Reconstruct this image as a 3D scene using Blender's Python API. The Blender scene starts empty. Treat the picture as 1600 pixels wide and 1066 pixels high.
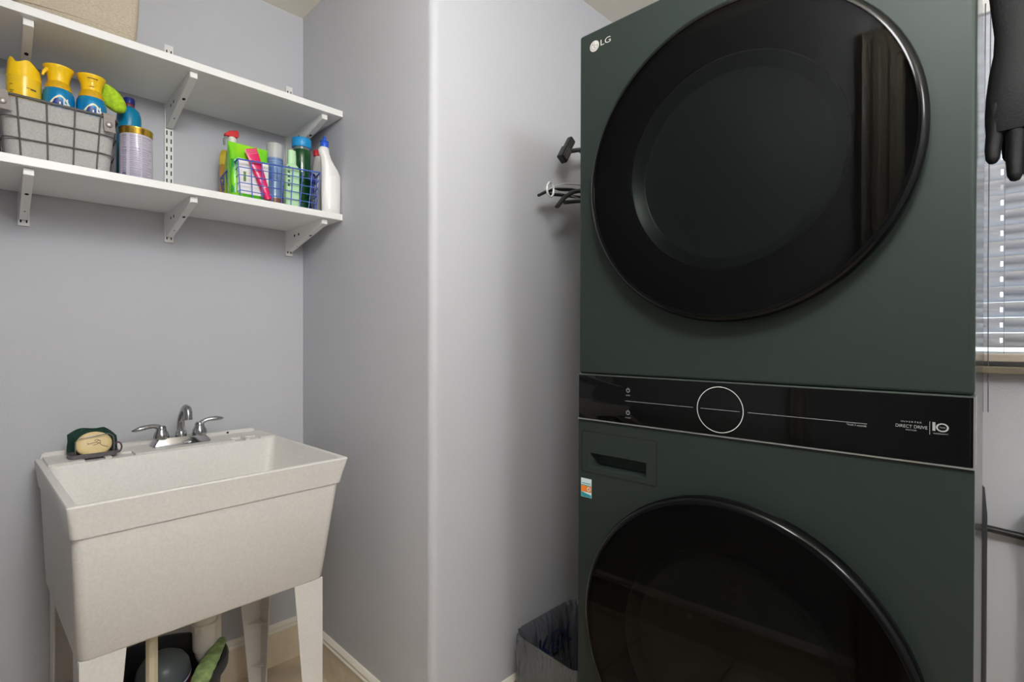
import bpy, bmesh, math, random
from mathutils import Vector, Matrix
random.seed(7)
PI = math.pi
sc = bpy.context.scene
COL = sc.collection

# ------------------------------------------------------------------ camera, world, lights, exposure
cam_d = bpy.data.cameras.new('camera'); cam = bpy.data.objects.new('camera', cam_d); COL.objects.link(cam)
cam_d.sensor_width = 36; cam_d.lens = 18.125; cam_d.clip_start = 0.01
YAW, PITCH, ROLL, HC = .7881, -.0045, .0021, 1.1891
F = Vector((math.sin(YAW)*math.cos(PITCH), math.cos(YAW)*math.cos(PITCH), math.sin(PITCH)))
R0 = Vector((math.cos(YAW), -math.sin(YAW), 0)); U0 = R0.cross(F)
RR = math.cos(ROLL)*R0 + math.sin(ROLL)*U0; UU = -math.sin(ROLL)*R0 + math.cos(ROLL)*U0
cam.matrix_world = Matrix(((RR.x, UU.x, -F.x, 0), (RR.y, UU.y, -F.y, 0), (RR.z, UU.z, -F.z, HC), (0, 0, 0, 1)))
sc.camera = cam

world = bpy.data.worlds.new('overcast_sky'); sc.world = world; world.use_nodes = True
wb = world.node_tree.nodes['Background']
wb.inputs[0].default_value = (.86, .93, 1.0, 1); wb.inputs[1].default_value = 2.0

# two opal globes added out of view to light the room (built below); place, size and glow strength are set here
ADDED_GLOBES = ((.15, -.02, 2.13, .15, 33, 'added unseen globe light hanging just inside the doorway'), (.30, -1.0, 2.10, .15, 26, 'added unseen globe light at the far end of the room'))
GLOW_COLOUR = (249, 250, 250)
sc.view_settings.view_transform = 'Standard'; sc.view_settings.look = 'None'
sc.view_settings.gamma = 1; sc.view_settings.use_curve_mapping = False
sc.view_settings.exposure = 0.62
sc.cycles.use_denoising = True
sc.cycles.max_bounces = 12; sc.cycles.diffuse_bounces = 6; sc.cycles.transparent_max_bounces = 12
sc.cycles.sample_clamp_indirect = 6; sc.cycles.caustics_reflective = False; sc.cycles.caustics_refractive = False

# ------------------------------------------------------------------ materials
def lin(c):
    f = lambda v: v/12.92 if v <= .04045 else ((v+.055)/1.055)**2.4
    return tuple(f(x/255) for x in c) + (1,)
MATS = {}
def mat(name, rgb, rough=.5, metal=0, bump=0, bdist=.002, bscale=200, var=0, vscale=8, rgb2=None, coat=0, trans=0, spec=.5, stretch=None, alpha=1, sss=0):
    if name in MATS: return MATS[name]
    m = bpy.data.materials.new(name); m.use_nodes = True; nt = m.node_tree
    b = nt.nodes['Principled BSDF']
    b.inputs['Base Color'].default_value = lin(rgb); b.inputs['Roughness'].default_value = rough
    b.inputs['Metallic'].default_value = metal; b.inputs['Specular IOR Level'].default_value = spec
    b.inputs['Coat Weight'].default_value = coat; b.inputs['Coat Roughness'].default_value = .05
    b.inputs['Transmission Weight'].default_value = trans; b.inputs['Alpha'].default_value = alpha
    tc = nt.nodes.new('ShaderNodeTexCoord'); src = tc.outputs['Object']
    if stretch:
        mp = nt.nodes.new('ShaderNodeMapping'); mp.inputs['Scale'].default_value = stretch
        nt.links.new(src, mp.inputs[0]); src = mp.outputs[0]
    if var or rgb2:
        n = nt.nodes.new('ShaderNodeTexNoise'); n.inputs['Scale'].default_value = vscale; n.inputs['Detail'].default_value = 4
        nt.links.new(src, n.inputs['Vector'])
        r = nt.nodes.new('ShaderNodeValToRGB')
        c2 = rgb2 or tuple(max(0, int(v*(1-var))) for v in rgb)
        r.color_ramp.elements[0].position = .35; r.color_ramp.elements[1].position = .65
        r.color_ramp.elements[0].color = lin(c2); r.color_ramp.elements[1].color = lin(rgb)
        nt.links.new(n.outputs[0], r.inputs[0]); nt.links.new(r.outputs[0], b.inputs['Base Color'])
    if bump:
        n2 = nt.nodes.new('ShaderNodeTexNoise'); n2.inputs['Scale'].default_value = bscale; n2.inputs['Detail'].default_value = 3
        nt.links.new(src, n2.inputs['Vector'])
        bp = nt.nodes.new('ShaderNodeBump'); bp.inputs['Strength'].default_value = bump; bp.inputs['Distance'].default_value = bdist
        nt.links.new(n2.outputs[0], bp.inputs['Height']); nt.links.new(bp.outputs[0], b.inputs['Normal'])
    MATS[name] = m
    return m
def tinted_glass(name, tint, ior=1.5, rough=.01):
    m = bpy.data.materials.new(name); m.use_nodes = True; nt = m.node_tree; nt.nodes.clear()
    o = nt.nodes.new('ShaderNodeOutputMaterial'); mx = nt.nodes.new('ShaderNodeMixShader')
    t = nt.nodes.new('ShaderNodeBsdfTransparent'); t.inputs[0].default_value = lin(tint)
    g = nt.nodes.new('ShaderNodeBsdfGlossy'); g.inputs['Roughness'].default_value = rough
    fr = nt.nodes.new('ShaderNodeFresnel'); fr.inputs[0].default_value = ior
    nt.links.new(fr.outputs[0], mx.inputs[0]); nt.links.new(t.outputs[0], mx.inputs[1]); nt.links.new(g.outputs[0], mx.inputs[2])
    nt.links.new(mx.outputs[0], o.inputs[0]); MATS[name] = m
    return m
def translucent(name, rgb, amount):
    m = bpy.data.materials.new(name); m.use_nodes = True; nt = m.node_tree; nt.nodes.clear()
    o = nt.nodes.new('ShaderNodeOutputMaterial'); mx = nt.nodes.new('ShaderNodeMixShader'); mx.inputs[0].default_value = amount
    d = nt.nodes.new('ShaderNodeBsdfDiffuse'); d.inputs[0].default_value = lin(rgb)
    t = nt.nodes.new('ShaderNodeBsdfTranslucent'); t.inputs[0].default_value = lin(rgb)
    nt.links.new(d.outputs[0], mx.inputs[1]); nt.links.new(t.outputs[0], mx.inputs[2]); nt.links.new(mx.outputs[0], o.inputs[0])
    MATS[name] = m
    return m
def emit(name, rgb, s):
    m = bpy.data.materials.new(name); m.use_nodes = True; nt = m.node_tree; nt.nodes.clear()
    o = nt.nodes.new('ShaderNodeOutputMaterial'); e = nt.nodes.new('ShaderNodeEmission')
    e.inputs[0].default_value = lin(rgb); e.inputs[1].default_value = s; nt.links.new(e.outputs[0], o.inputs[0]); MATS[name] = m
    return m

M_wall = mat('blue_grey_wall_paint', (194, 195, 200), .62, bump=.25, bscale=230, spec=.35)
M_ceil = mat('ceiling_paint', (240, 234, 219), .8, bump=.2, bscale=160)
M_base = mat('tan_baseboard', (234, 220, 197), .45, var=.06, vscale=14)
M_cap = mat('cream_trim', (238, 232, 218), .4)
M_tile = mat('tan_floor_tile', (222, 204, 180), .28, var=.10, vscale=6, bump=.03, bscale=60)
M_grout = mat('grout', (86, 74, 62), .9)
M_casing = mat('door_casing_paint', (160, 150, 132), .4)
M_white = mat('white_laminate', (236, 236, 234), .4, bump=.02, bscale=90)
M_steel = mat('white_powder_coat', (236, 235, 232), .4, spec=.4)
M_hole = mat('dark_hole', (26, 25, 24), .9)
M_green = mat('sage_green_enamel', (42, 51, 47), .5, metal=.15, bump=.015, bscale=700, spec=.28)
M_greenside = mat('sage_green_side_enamel', (38, 47, 42), .16, metal=.2, spec=.6)
M_black = mat('gloss_black_panel', (7, 8, 8), .05, spec=.25)
M_rim = mat('black_door_plastic', (7, 8, 8), .12, spec=.22)
M_mask = mat('door_mask_black', (7, 8, 8), .6, spec=.1)
M_bowl = mat('door_bowl_glass', (36, 41, 40), .3, spec=.35)
M_cover = tinted_glass('smoked_door_glass', (172, 178, 174), 1.29)
M_silver = mat('satin_silver', (200, 202, 200), .28, metal=.9)
M_print = mat('grey_print', (150, 152, 152), .6)
M_logo = mat('logo_silver', (214, 212, 208), .35, metal=.3)
M_tub = mat('cream_tub_plastic', (224, 221, 216), .45, var=.03, vscale=160, bump=.10, bscale=520)
M_pvc = mat('white_pvc', (228, 220, 208), .35)
M_chrome = mat('chrome', (176, 176, 178), .09, metal=1)
M_linen = mat('beige_linen', (206, 193, 172), .95, var=.12, vscale=220, bump=.5, bscale=500, stretch=(1, 1, 3))
M_wire = mat('dark_grey_wire', (84, 82, 80), .5)
M_felt = mat('grey_fabric_liner', (186, 184, 182), .95, var=.07, vscale=260, bump=.4, bscale=500)
M_strap = mat('grey_strap', (150, 143, 138), .7, bump=.2, bscale=300)
M_rivet = mat('rivet_metal', (150, 142, 138), .35, metal=.6)
M_yel = mat('yellow_plastic', (252, 206, 22), .35)
M_yel2 = mat('yellow_can_body', (250, 204, 26), .22, coat=.5)
M_neck = mat('ochre_yellow_neck', (212, 166, 18), .4)
M_blue = mat('metallic_blue_can', (20, 138, 196), .25, metal=.25)
M_navy = mat('navy_plastic', (24, 40, 120), .4)
M_pale = mat('pale_print', (236, 232, 196), .4)
M_whitep = mat('white_print', (240, 240, 240), .4)
M_deep = mat('deep_blue_print', (22, 50, 130), .4)
M_lime = mat('lime_scrub_fibre', (188, 228, 44), .85, bump=.9, bscale=260, var=.15, vscale=90)
M_limed = mat('green_brush_body', (96, 140, 36), .5)
M_teal = mat('teal_blue_plastic', (0, 128, 172), .3)
M_red = mat('red_plastic', (206, 32, 44), .35)
M_tin = mat('lilac_tin_label', (200, 194, 208), .3, coat=.3)
M_tinp = mat('tin_print', (128, 124, 152), .5)
M_gold = mat('gold_tin_rim', (214, 172, 70), .2, metal=.9)
M_bplas = mat('blue_basket_plastic', (72, 100, 186), .4)
M_pouch = mat('bright_green_pouch', (64, 196, 34), .25, rgb2=(150, 222, 30), vscale=9)
M_pouchd = mat('dark_green_pouch_side', (30, 150, 40), .3)
M_pink = mat('pink_tube_plastic', (226, 38, 100), .25)
M_pinkl = mat('pale_pink_print', (244, 170, 190), .3)
M_frost = mat('frosted_cap', (226, 228, 228), .3, trans=.35)
M_can = mat('pale_blue_can', (140, 170, 214), .22, trans=.15)
M_canp = mat('can_blue_print', (84, 116, 176), .4)
M_brown = mat('brown_base', (150, 98, 84), .4)
M_mint = mat('mint_plastic', (190, 232, 186), .35)
M_grn = mat('dark_green_liquid', (8, 74, 30), .08, trans=.15, coat=.6)
M_tealcap = mat('bright_teal_cap', (28, 150, 214), .4)
M_wht = mat('white_bottle_plastic', (232, 230, 228), .35)
M_bcap = mat('blue_cap', (30, 88, 208), .35)
M_apple = mat('apple_green_plastic', (168, 210, 50), .35)
M_bucket = mat('dark_grey_bucket', (56, 56, 58), .4)
M_jug = mat('grey_jug', (92, 100, 102), .35)
M_cloth = mat('green_microfibre', (152, 176, 114), .95, bump=1, bscale=300, var=.2, vscale=60)
M_dgreen = mat('dark_green_pad', (16, 54, 42), .9, bump=.8, bscale=250)
M_soap = mat('cream_soap', (226, 202, 148), .45)
M_sprig = mat('brown_sprig_ink', (88, 62, 40), .7)
M_trayg = mat('grey_soap_tray', (118, 114, 116), .3, metal=.4)
M_bag = mat('grey_bin_bag', (92, 94, 99), .16, bump=1.0, bdist=.03, bscale=20, stretch=(1, 1, .3), spec=.6, alpha=.93)
M_bagp = mat('navy_bag_print', (22, 36, 78), .5)
M_bin = mat('grey_bin', (96, 94, 92), .5)
M_hang = mat('black_hanger_plastic', (18, 18, 18), .35)
M_hwire = mat('white_hanger_wire', (226, 226, 226), .3, metal=.2)
M_glove = mat('black_rubber', (14, 14, 15), .6, spec=.3, bump=.25, bscale=300)
M_cord = mat('black_cord', (16, 16, 17), .45)
M_slat = translucent('blind_slat_vinyl', (234, 234, 238), .32)
M_rail = mat('beige_blind_rail', (206, 194, 176), .5)
M_sill = mat('taupe_sill', (132, 122, 104), .5)
M_line = mat('blind_string', (176, 172, 178), .7)
M_pane = tinted_glass('window_glass', (245, 250, 250), 1.45)
M_frame = mat('white_window_frame', (232, 232, 230), .4)
M_lampm = mat('added_light_metal', (190, 186, 178), .35, metal=.7)
M_plate = mat('outlet_plate', (226, 220, 206), .4)
M_stk_w = mat('sticker_pale', (214, 232, 232), .4)
M_stk_o = mat('sticker_orange', (236, 128, 40), .4)
M_stk_t = mat('sticker_teal', (40, 150, 160), .4)

# ------------------------------------------------------------------ mesh building
class MB:
    def __init__(self): self.v = []; self.f = []
    def add(self, vs, fs):
        o = len(self.v); self.v += [tuple(p) for p in vs]; self.f += [tuple(i+o for i in f) for f in fs]; return self
    def box(self, x0, x1, y0, y1, z0, z1):
        return self.add([(x, y, z) for z in (z0, z1) for y in (y0, y1) for x in (x0, x1)],
                        [(0, 2, 3, 1), (4, 5, 7, 6), (0, 1, 5, 4), (2, 6, 7, 3), (0, 4, 6, 2), (1, 3, 7, 5)])
    def prism(self, pts, a, b, axis='z'):
        n = len(pts)
        def P(p, h): return {'z': (p[0], p[1], h), 'x': (h, p[0], p[1]), 'y': (p[0], h, p[1])}[axis]
        vs = [P(p, a) for p in pts] + [P(p, b) for p in pts]
        fs = [(i, (i+1) % n, n+(i+1) % n, n+i) for i in range(n)] + [tuple(range(n-1, -1, -1)), tuple(range(n, 2*n))]
        return self.add(vs, fs)
    def loft(self, rings, cap0=True, cap1=True, closed=True):
        n = len(rings[0]); vs = [p for r in rings for p in r]; fs = []
        for k in range(len(rings)-1):
            for i in range(n if closed else n-1):
                j = (i+1) % n
                fs.append((k*n+i, k*n+j, (k+1)*n+j, (k+1)*n+i))
        if cap0: fs.append(tuple(range(n-1, -1, -1)))
        if cap1: fs.append(tuple(range((len(rings)-1)*n, len(rings)*n)))
        return self.add(vs, fs)
    def lathe(self, prof, c=(0, 0, 0), axis='z', seg=40, sx=1, sy=1):
        rings = []
        cap0 = prof[0][0] > 1e-6; cap1 = prof[-1][0] > 1e-6
        for r, h in prof:
            r = max(r, 1e-5); ring = []
            for i in range(seg):
                a = 2*PI*i/seg; p, q = r*math.cos(a)*sx, r*math.sin(a)*sy
                ring.append({'z': (c[0]+p, c[1]+q, c[2]+h), 'x': (c[0]+h, c[1]+p, c[2]+q), 'y': (c[0]+p, c[1]+h, c[2]+q)}[axis])
            rings.append(ring)
        return self.loft(rings, cap0, cap1)
    def tube(self, path, r, seg=8, closed=False, flat=1.0, up=None):
        P = [Vector(p) for p in path]; n = len(P); rings = []
        rad = r if isinstance(r, (list, tuple)) else [r]*n
        prev = None
        for i in range(n):
            if closed: t = (P[(i+1) % n]-P[i-1]).normalized()
            else: t = (P[min(i+1, n-1)]-P[max(i-1, 0)]).normalized()
            if up is not None: s = t.cross(Vector(up)).normalized()
            elif prev is None:
                a = Vector((0, 0, 1)) if abs(t.z) < .9 else Vector((1, 0, 0)); s = t.cross(a).normalized()
            else:
                s = (prev - t*prev.dot(t)).normalized()
            prev = s; w = t.cross(s)
            rings.append([P[i] + (s*math.cos(2*PI*k/seg) + w*flat*math.sin(2*PI*k/seg))*rad[i] for k in range(seg)])
        if closed: rings.append(rings[0]); return self.loft(rings, False, False)
        return self.loft(rings)
    def grid(self, fn, nu, nv):
        vs = [fn(i/nu, j/nv) for j in range(nv+1) for i in range(nu+1)]; w = nu+1
        return self.add(vs, [(j*w+i, j*w+i+1, (j+1)*w+i+1, (j+1)*w+i) for j in range(nv) for i in range(nu)])
    def build(self, name, m, parent=None, smooth=35, bevel=0, seg=2, loc=None, rot=None, fixn=True):
        me = bpy.data.meshes.new(name); me.from_pydata([tuple(p) for p in self.v], [], self.f)
        bm = bmesh.new(); bm.from_mesh(me); bmesh.ops.remove_doubles(bm, verts=bm.verts, dist=1e-6)
        if fixn: bmesh.ops.recalc_face_normals(bm, faces=bm.faces)
        bm.to_mesh(me); bm.free()
        if smooth:
            me.shade_smooth(); me.set_sharp_from_angle(angle=math.radians(smooth))
        o = bpy.data.objects.new(name, me); COL.objects.link(o); me.materials.append(m)
        if parent: o.parent = parent
        if loc: o.location = loc
        if rot: o.rotation_euler = rot
        if bevel:
            b = o.modifiers.new('bevel', 'BEVEL'); b.width = bevel; b.segments = seg; b.limit_method = 'ANGLE'; b.angle_limit = math.radians(40)
        return o
def tag(o, label=None, cat=None, group=None, kind=None):
    if label: o['label'] = label
    if cat: o['category'] = cat
    if group: o['group'] = group
    if kind: o['kind'] = kind
    return o
def empty(name, loc, label, cat, rz=0, group=None, rot=None):
    o = bpy.data.objects.new(name, None); COL.objects.link(o); o.location = loc; o.rotation_euler = rot or (0, 0, rz)
    o.empty_display_size = .05
    return tag(o, label, cat, group)
def copy_thing(root):
    c = root.copy(); COL.objects.link(c)
    for ch in root.children:
        d = ch.copy(); COL.objects.link(d); d.parent = c
        for g in ch.children:
            e = g.copy(); COL.objects.link(e); e.parent = d
    return c
def struct(mb, name, m, **k): return tag(mb.build(name, m, **k), kind='structure')
def rrect(x0, x1, y0, y1, r, n=5, z=None):
    pts = []
    for cx, cy, a0 in ((x1-r, y1-r, 0), (x0+r, y1-r, PI/2), (x0+r, y0+r, PI), (x1-r, y0+r, 3*PI/2)):
        for i in range(n+1):
            a = a0 + PI/2*i/n; p = (cx+r*math.cos(a), cy+r*math.sin(a)); pts.append(p if z is None else (p[0], p[1], z))
    return pts
def text_mesh(s, size, width=None, spacing=1):
    cu = bpy.data.curves.new('t', 'FONT'); cu.body = s; cu.size = size; cu.align_x = 'CENTER'; cu.align_y = 'CENTER'; cu.extrude = 0
    cu.space_character = spacing
    o = bpy.data.objects.new('t', cu); COL.objects.link(o)
    bpy.context.view_layer.update()
    me = bpy.data.meshes.new_from_object(o.evaluated_get(bpy.context.evaluated_depsgraph_get()))
    V = [v.co.copy() for v in me.vertices]; FC = [tuple(p.vertices) for p in me.polygons]
    bpy.data.objects.remove(o); bpy.data.curves.remove(cu); bpy.data.meshes.remove(me)
    if width:
        w = max(v.x for v in V)-min(v.x for v in V); k = width/w
        for v in V: v.x *= k
    return V, FC
def text(name, s, size, fn, m, parent, width=None, spacing=1):
    V, FC = text_mesh(s, size, width, spacing); mb = MB(); mb.add([fn(v.x, v.y) for v in V], FC)
    return mb.build(name, m, parent, smooth=0, fixn=False)

# ------------------------------------------------------------------ the room
XE, YA, XB, YC, XD, YS, ZC = -.1, 1.9359, .8251, 1.1213, 2.0, -1.45, 2.3948
struct(MB().box(-1.5, 2.2, YS-.1, YA+.1, ZC, ZC+.1), 'ceiling', M_ceil)
fl = struct(MB().box(-1.5, 2.2, YS-.1, YA+.1, -.1, -.006), 'floor', M_grout)
T = .335
def tiles():
    cache = {}
    for i in range(-5, 8):
        for j in range(-8, 4):
            x0, x1 = -.04+T*i, -.04+T*(i+1); y0, y1 = 1.03+T*(j-1), 1.03+T*j
            x0, x1 = max(x0, -1.4), min(x1, XD); y0, y1 = max(y0, YS), min(y1, YA)
            if y0 > YC-.01 and x0 > XB-.01: continue
            if y1 > YC and x0 < XB < x1: x1 = XB
            if x1-x0 < .01 or y1-y0 < .01: continue
            w, d = round(x1-x0-.007, 4), round(y1-y0-.007, 4)
            if (w, d) in cache:
                o = cache[(w, d)].copy(); COL.objects.link(o)
            else:
                mb = MB(); b = .0015
                mb.loft([[(-w/2, -d/2, -.006), (w/2, -d/2, -.006), (w/2, d/2, -.006), (-w/2, d/2, -.006)],
                         [(-w/2, -d/2, -b), (w/2, -d/2, -b), (w/2, d/2, -b), (-w/2, d/2, -b)],
                         [(-w/2+b, -d/2+b, 0), (w/2-b, -d/2+b, 0), (w/2-b, d/2-b, 0), (-w/2+b, d/2-b, 0)]])
                o = mb.build('tile', M_tile, smooth=0); cache[(w, d)] = o
            o.parent = fl; o.location = ((x0+x1)/2, (y0+y1)/2, 0)
tiles()
struct(MB().box(XE-.1, XB, YA, YA+.1, 0, ZC), 'wall_back', M_wall)
# chase to the right of the sink: side face, bullnose corner and front face are one plastered surface
rb = .022
pts = [(XB, YA+.1), (XB, YC+rb)] + [(XB+rb-rb*math.cos(a), YC+rb-rb*math.sin(a)) for a in [PI/2*k/10 for k in range(1, 10)]] + [(XB+rb, YC), (XD+.1, YC), (XD+.1, YA+.1)]
struct(MB().prism(pts, 0, ZC), 'wall_side', M_wall, smooth=30)
# right wall with window opening
W0, W1, WZ0, WZ1 = -.95, .24, 1.115, 2.16
mb = MB()
mb.box(XD, XD+.1, YS, W0, 0, ZC); mb.box(XD, XD+.1, W1, YC, 0, ZC); mb.box(XD, XD+.1, W0, W1, 0, WZ0); mb.box(XD, XD+.1, W0, W1, WZ1, ZC)
struct(mb, 'wall_right', M_wall, smooth=0)
struct(MB().box(-1.4, XD+.1, YS-.1, YS, 0, ZC), 'wall_front', M_wall)
# left wall with doorway (the camera stands just inside it)
D0, D1, DZ = -.66, .225, 2.075
mb = MB()
mb.box(XE-.1, XE, D1, YA, 0, ZC); mb.box(XE-.1, XE, YS, D0, 0, ZC); mb.box(XE-.1, XE, D0, D1, DZ, ZC)
struct(mb, 'wall_left', M_wall, smooth=0)
struct(MB().box(-1.5, -1.4, YS-.1, YA+.1, 0, ZC), 'wall_far_left', M_wall)
struct(MB().box(-1.4, XE-.1, YA, YA+.1, 0, ZC), 'wall_far_back', M_wall)
# moulded door casing
prof = [(0, 0), (0, .012), (.012, .02), (.022, .014), (.034, .014), (.04, .019), (.055, .019), (.06, .013), (.078, .012), (.084, .016), (.1, .016), (.1, 0)]
mb = MB()
path = [((D1+.1), 0), ((D1+.1), DZ+.1), (D0-.1, DZ+.1), (D0-.1, 0)]
def casing_ring(y, z, sy, sz): return [(XE+h, y+sy*d, z+sz*d) for d, h in prof]
mb.loft([casing_ring(D1+.1, 0, -1, 0), casing_ring(D1+.1, DZ+.1, -1, -1), casing_ring(D0-.1, DZ+.1, 1, -1), casing_ring(D0-.1, 0, 1, 0)])
struct(mb, 'trim_1', M_casing, smooth=0)
struct(MB().box(XE-.1, XE, D1-.014, D1, 0, DZ).box(XE-.1, XE, D0, D0+.014, 0, DZ).box(XE-.1, XE, D0+.014, D1-.014, DZ-.014, DZ), 'trim_2', M_casing, smooth=0)
# baseboards: tan face with a cream moulded cap
def baseboard(name, axis, at, s, a, b):
    h = .118
    face = [(0, 0), (s*.012, 0), (s*.012, h), (0, h)]
    cap = [(0, h), (s*.015, h), (s*.016, h+.006), (s*.012, h+.011), (s*.013, h+.018), (s*.008, h+.026), (s*.004, h+.03), (0, h+.03)]
    def P(pts):
        if axis == 'y': return MB().prism([(at+p[0], p[1]) for p in pts], a, b, 'x')   # runs along x, profile in (y,z)
        m = MB(); m.prism([(at+p[0], p[1]) for p in pts], a, b, 'y'); return m
    o = struct(P(face), name, M_base, smooth=0)
    P(cap).build('moulded_cap', M_cap, o, smooth=40)
baseboard('baseboard_back', 'y', YA, -1, XE, XB)
baseboard('baseboard_side', 'x', XB, -1, YC, YA-.016)
baseboard('baseboard_centre', 'y', YC, -1, XB-.012, XD)
baseboard('baseboard_left', 'x', XE, 1, D1+.1, YA-.016)
baseboard('baseboard_right', 'x', XD, -1, YS, YC-.016)
baseboard('baseboard_front', 'y', YS, 1, XE, XD-.016)

# window, sill and frame
wf_ = MB(); t = .04
wf_.box(XD+.045, XD+.085, W0, W0+t, WZ0, WZ1); wf_.box(XD+.045, XD+.085, W1-t, W1, WZ0, WZ1)
wf_.box(XD+.045, XD+.085, W0+t, W1-t, WZ0, WZ0+t); wf_.box(XD+.045, XD+.085, W0+t, W1-t, WZ1-t, WZ1)
wf_.box(XD+.05, XD+.08, W0+t, W1-t, 1.62, 1.65)
win = struct(wf_, 'window_1', M_frame, smooth=0)
MB().box(XD+.063, XD+.067, W0+t, W1-t, WZ0+t, WZ1-t).build('pane', M_pane, win, smooth=0)
MB().box(XD-.05, XD+.045, W0-.03, W1+.03, WZ0-.02, WZ0).build('window_sill', M_sill, win, smooth=0, bevel=.003)

# ------------------------------------------------------------------ globe lights added under the ceiling, out of view
for k, (lx, ly, lz, lr, glow, lab) in enumerate(ADDED_GLOBES):
    cl = empty('added_globe_light', (lx, ly, ZC), lab, 'lamp', group='added unseen globe lights')
    dz = lz+lr-ZC
    MB().lathe([(.0, 0), (.07, 0), (.07, -.012), (.05, -.022), (.018, -.026), (.018, dz-.005), (.05, dz-.012), (.055, dz-.03), (0, dz-.03)]).build('added_light_mount', M_lampm, cl, smooth=40)
    MB().lathe([(lr*math.sin(a), lz-ZC+lr*math.cos(a)) for a in [PI*q/24 for q in range(25)]], seg=48).build('globe', emit('added_globe_glow_%s' % ('door', 'end')[k], GLOW_COLOUR, glow), cl, smooth=60)

# ------------------------------------------------------------------ stacked washer and dryer
wt = empty('laundry_tower', (.9803, .0498, 0), 'tall sage green stacked washer dryer tower with two round black doors', 'washer dryer', .0294)
WW, WH = .6858, 1.889
ZP0, ZP1 = 1.0055, 1.1075
MB().box(.032, .78, .0015, WW-.0015, .03, WH-.002).build('cabinet', M_greenside, wt, bevel=.006)
MB().box(0, .0315, 0, WW, ZP1+.0015, WH).build('dryer_front', M_green, wt, bevel=.006, seg=3)
# lower front has an opening for the detergent drawer
dr = (.4880, .6765, .8832, .9775)
def plate_hole(x0, x1, u0, u1, z0, z1, h):
    mb = MB(); hu0, hu1, hz0, hz1 = h
    us, zs = [u0, hu0, hu1, u1], [z0, hz0, hz1, z1]
    for i in range(3):
        for j in range(3):
            if i == 1 and j == 1: continue
            mb.add([(x0, us[i], zs[j]), (x0, us[i+1], zs[j]), (x0, us[i+1], zs[j+1]), (x0, us[i], zs[j+1])], [(0, 1, 2, 3)])
    for (a, b) in (((u0, z0), (u1, z0)), ((u1, z0), (u1, z1)), ((u1, z1), (u0, z1)), ((u0, z1), (u0, z0)),
                   ((hu0, hz0), (hu1, hz0)), ((hu1, hz0), (hu1, hz1)), ((hu1, hz1), (hu0, hz1)), ((hu0, hz1), (hu0, hz0))):
        mb.add([(x0, *a), (x0, *b), (x1, *b), (x1, *a)], [(0, 1, 2, 3)])
    return mb
lf = plate_hole(0, .0315, 0, WW, .03, ZP0-.0015, dr).build('washer_front', M_green, wt, smooth=0)
# drawer front with a finger pocket
g = .0022
ph = (.5128, .6540, .8968, .9285)
d0, d1, d2, d3 = dr[0]+g, dr[1]-g, dr[2]+g, dr[3]-g
drw = MB()
us, zs = [d0, ph[0], ph[1], d1], [d2, ph[2], ph[3], d3]
for i in range(3):
    for j in range(3):
        if i == 1 and j == 1: continue
        drw.add([(-.001, us[i], zs[j]), (-.001, us[i+1], zs[j]), (-.001, us[i+1], zs[j+1]), (-.001, us[i], zs[j+1])], [(0, 1, 2, 3)])
for (a, b) in (((d0, d2), (d1, d2)), ((d1, d2), (d1, d3)), ((d1, d3), (d0, d3)), ((d0, d3), (d0, d2))):
    drw.add([(-.001, *a), (-.001, *b), (.02, *b), (.02, *a)], [(0, 1, 2, 3)])
q = [(ph[0], ph[2]), (ph[1], ph[2]), (ph[1], ph[3]), (ph[0], ph[3])]
q2 = [(ph[0]+.004, ph[2]+.004), (ph[1]-.012, ph[2]+.004), (ph[1]-.012, ph[3]+.004), (ph[0]+.004, ph[3]+.004)]
for i in range(4):
    j = (i+1) % 4
    drw.add([(-.001, *q[i]), (-.001, *q[j]), (.026, *q2[j]), (.026, *q2[i])], [(0, 1, 2, 3)])
drw.add([(.026, *p) for p in q2], [(0, 1, 2, 3)])
drw_o = drw.build('detergent_drawer', M_green, wt, smooth=0, bevel=.0012)
gr = MB()
for a, b in ((rrect(dr[0]-.0015, dr[1]+.0015, dr[2]-.0015, dr[3]+.0015, .006), 0),):
    ring2 = rrect(dr[0]+g, dr[1]-g, dr[2]+g, dr[3]-g, .005)
    gr.loft([[(-.0004, *p) for p in a], [(-.0006, *p) for p in ring2]], False, False)
gr.build('drawer_gap', M_hole, drw_o, smooth=0)
# control panel
cp = [(-.003, .006), (-.003, WW-.003), (0, WW), (.0315, WW), (.0315, 0), (.003, 0), (-.001, .002)]
MB().prism(cp, ZP0+.0012, ZP1-.0012).build('control_panel', M_black, wt, smooth=50, bevel=.0006, seg=1)
cpl = [o for o in wt.children if o.name.startswith('control_panel')][0]
MB().box(-.0042, .031, -.0012, WW, ZP0-.0014, ZP0+.0010).box(-.0035, .031, -.0014, .0012, ZP0, ZP1).build('silver_trim', M_silver, cpl, smooth=0)
MB().box(-.0028, .031, -.0008, WW, ZP1-.0010, ZP1+.0012).build('top_trim', mat('dark_silver', (112, 122, 116), .3, metal=.7), cpl, smooth=0)
XF = -.0034
def wfn(u0, z0, x=XF): return lambda a, b: (x, u0-a, z0+b)
def ring_mesh(cu, cz, r0, r1, a0=0, a1=2*PI, n=48, x=XF):
    mb = MB(); full = abs(a1-a0-2*PI) < 1e-6
    A = [a0+(a1-a0)*i/n for i in range(n+1)]
    vs = [(x, cu-r*math.cos(a), cz+r*math.sin(a)) for r in (r0, r1) for a in A]
    return mb.add(vs, [(i, i+1, n+2+i, n+1+i) for i in range(n)])
ring_mesh(.3585, 1.0556, .0424, .0440).build('dial_ring', mat('dial_silver', (190, 188, 186), .4), cpl, smooth=0, fixn=False)
pl = MB()
for a, b in ((.5614, .4105), (.3955, .3215), (.3075, .1265)):
    pl.add([(XF, a, 1.0550), (XF, b, 1.0550), (XF, b, 1.0558), (XF, a, 1.0558)], [(0, 1, 2, 3)])
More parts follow.
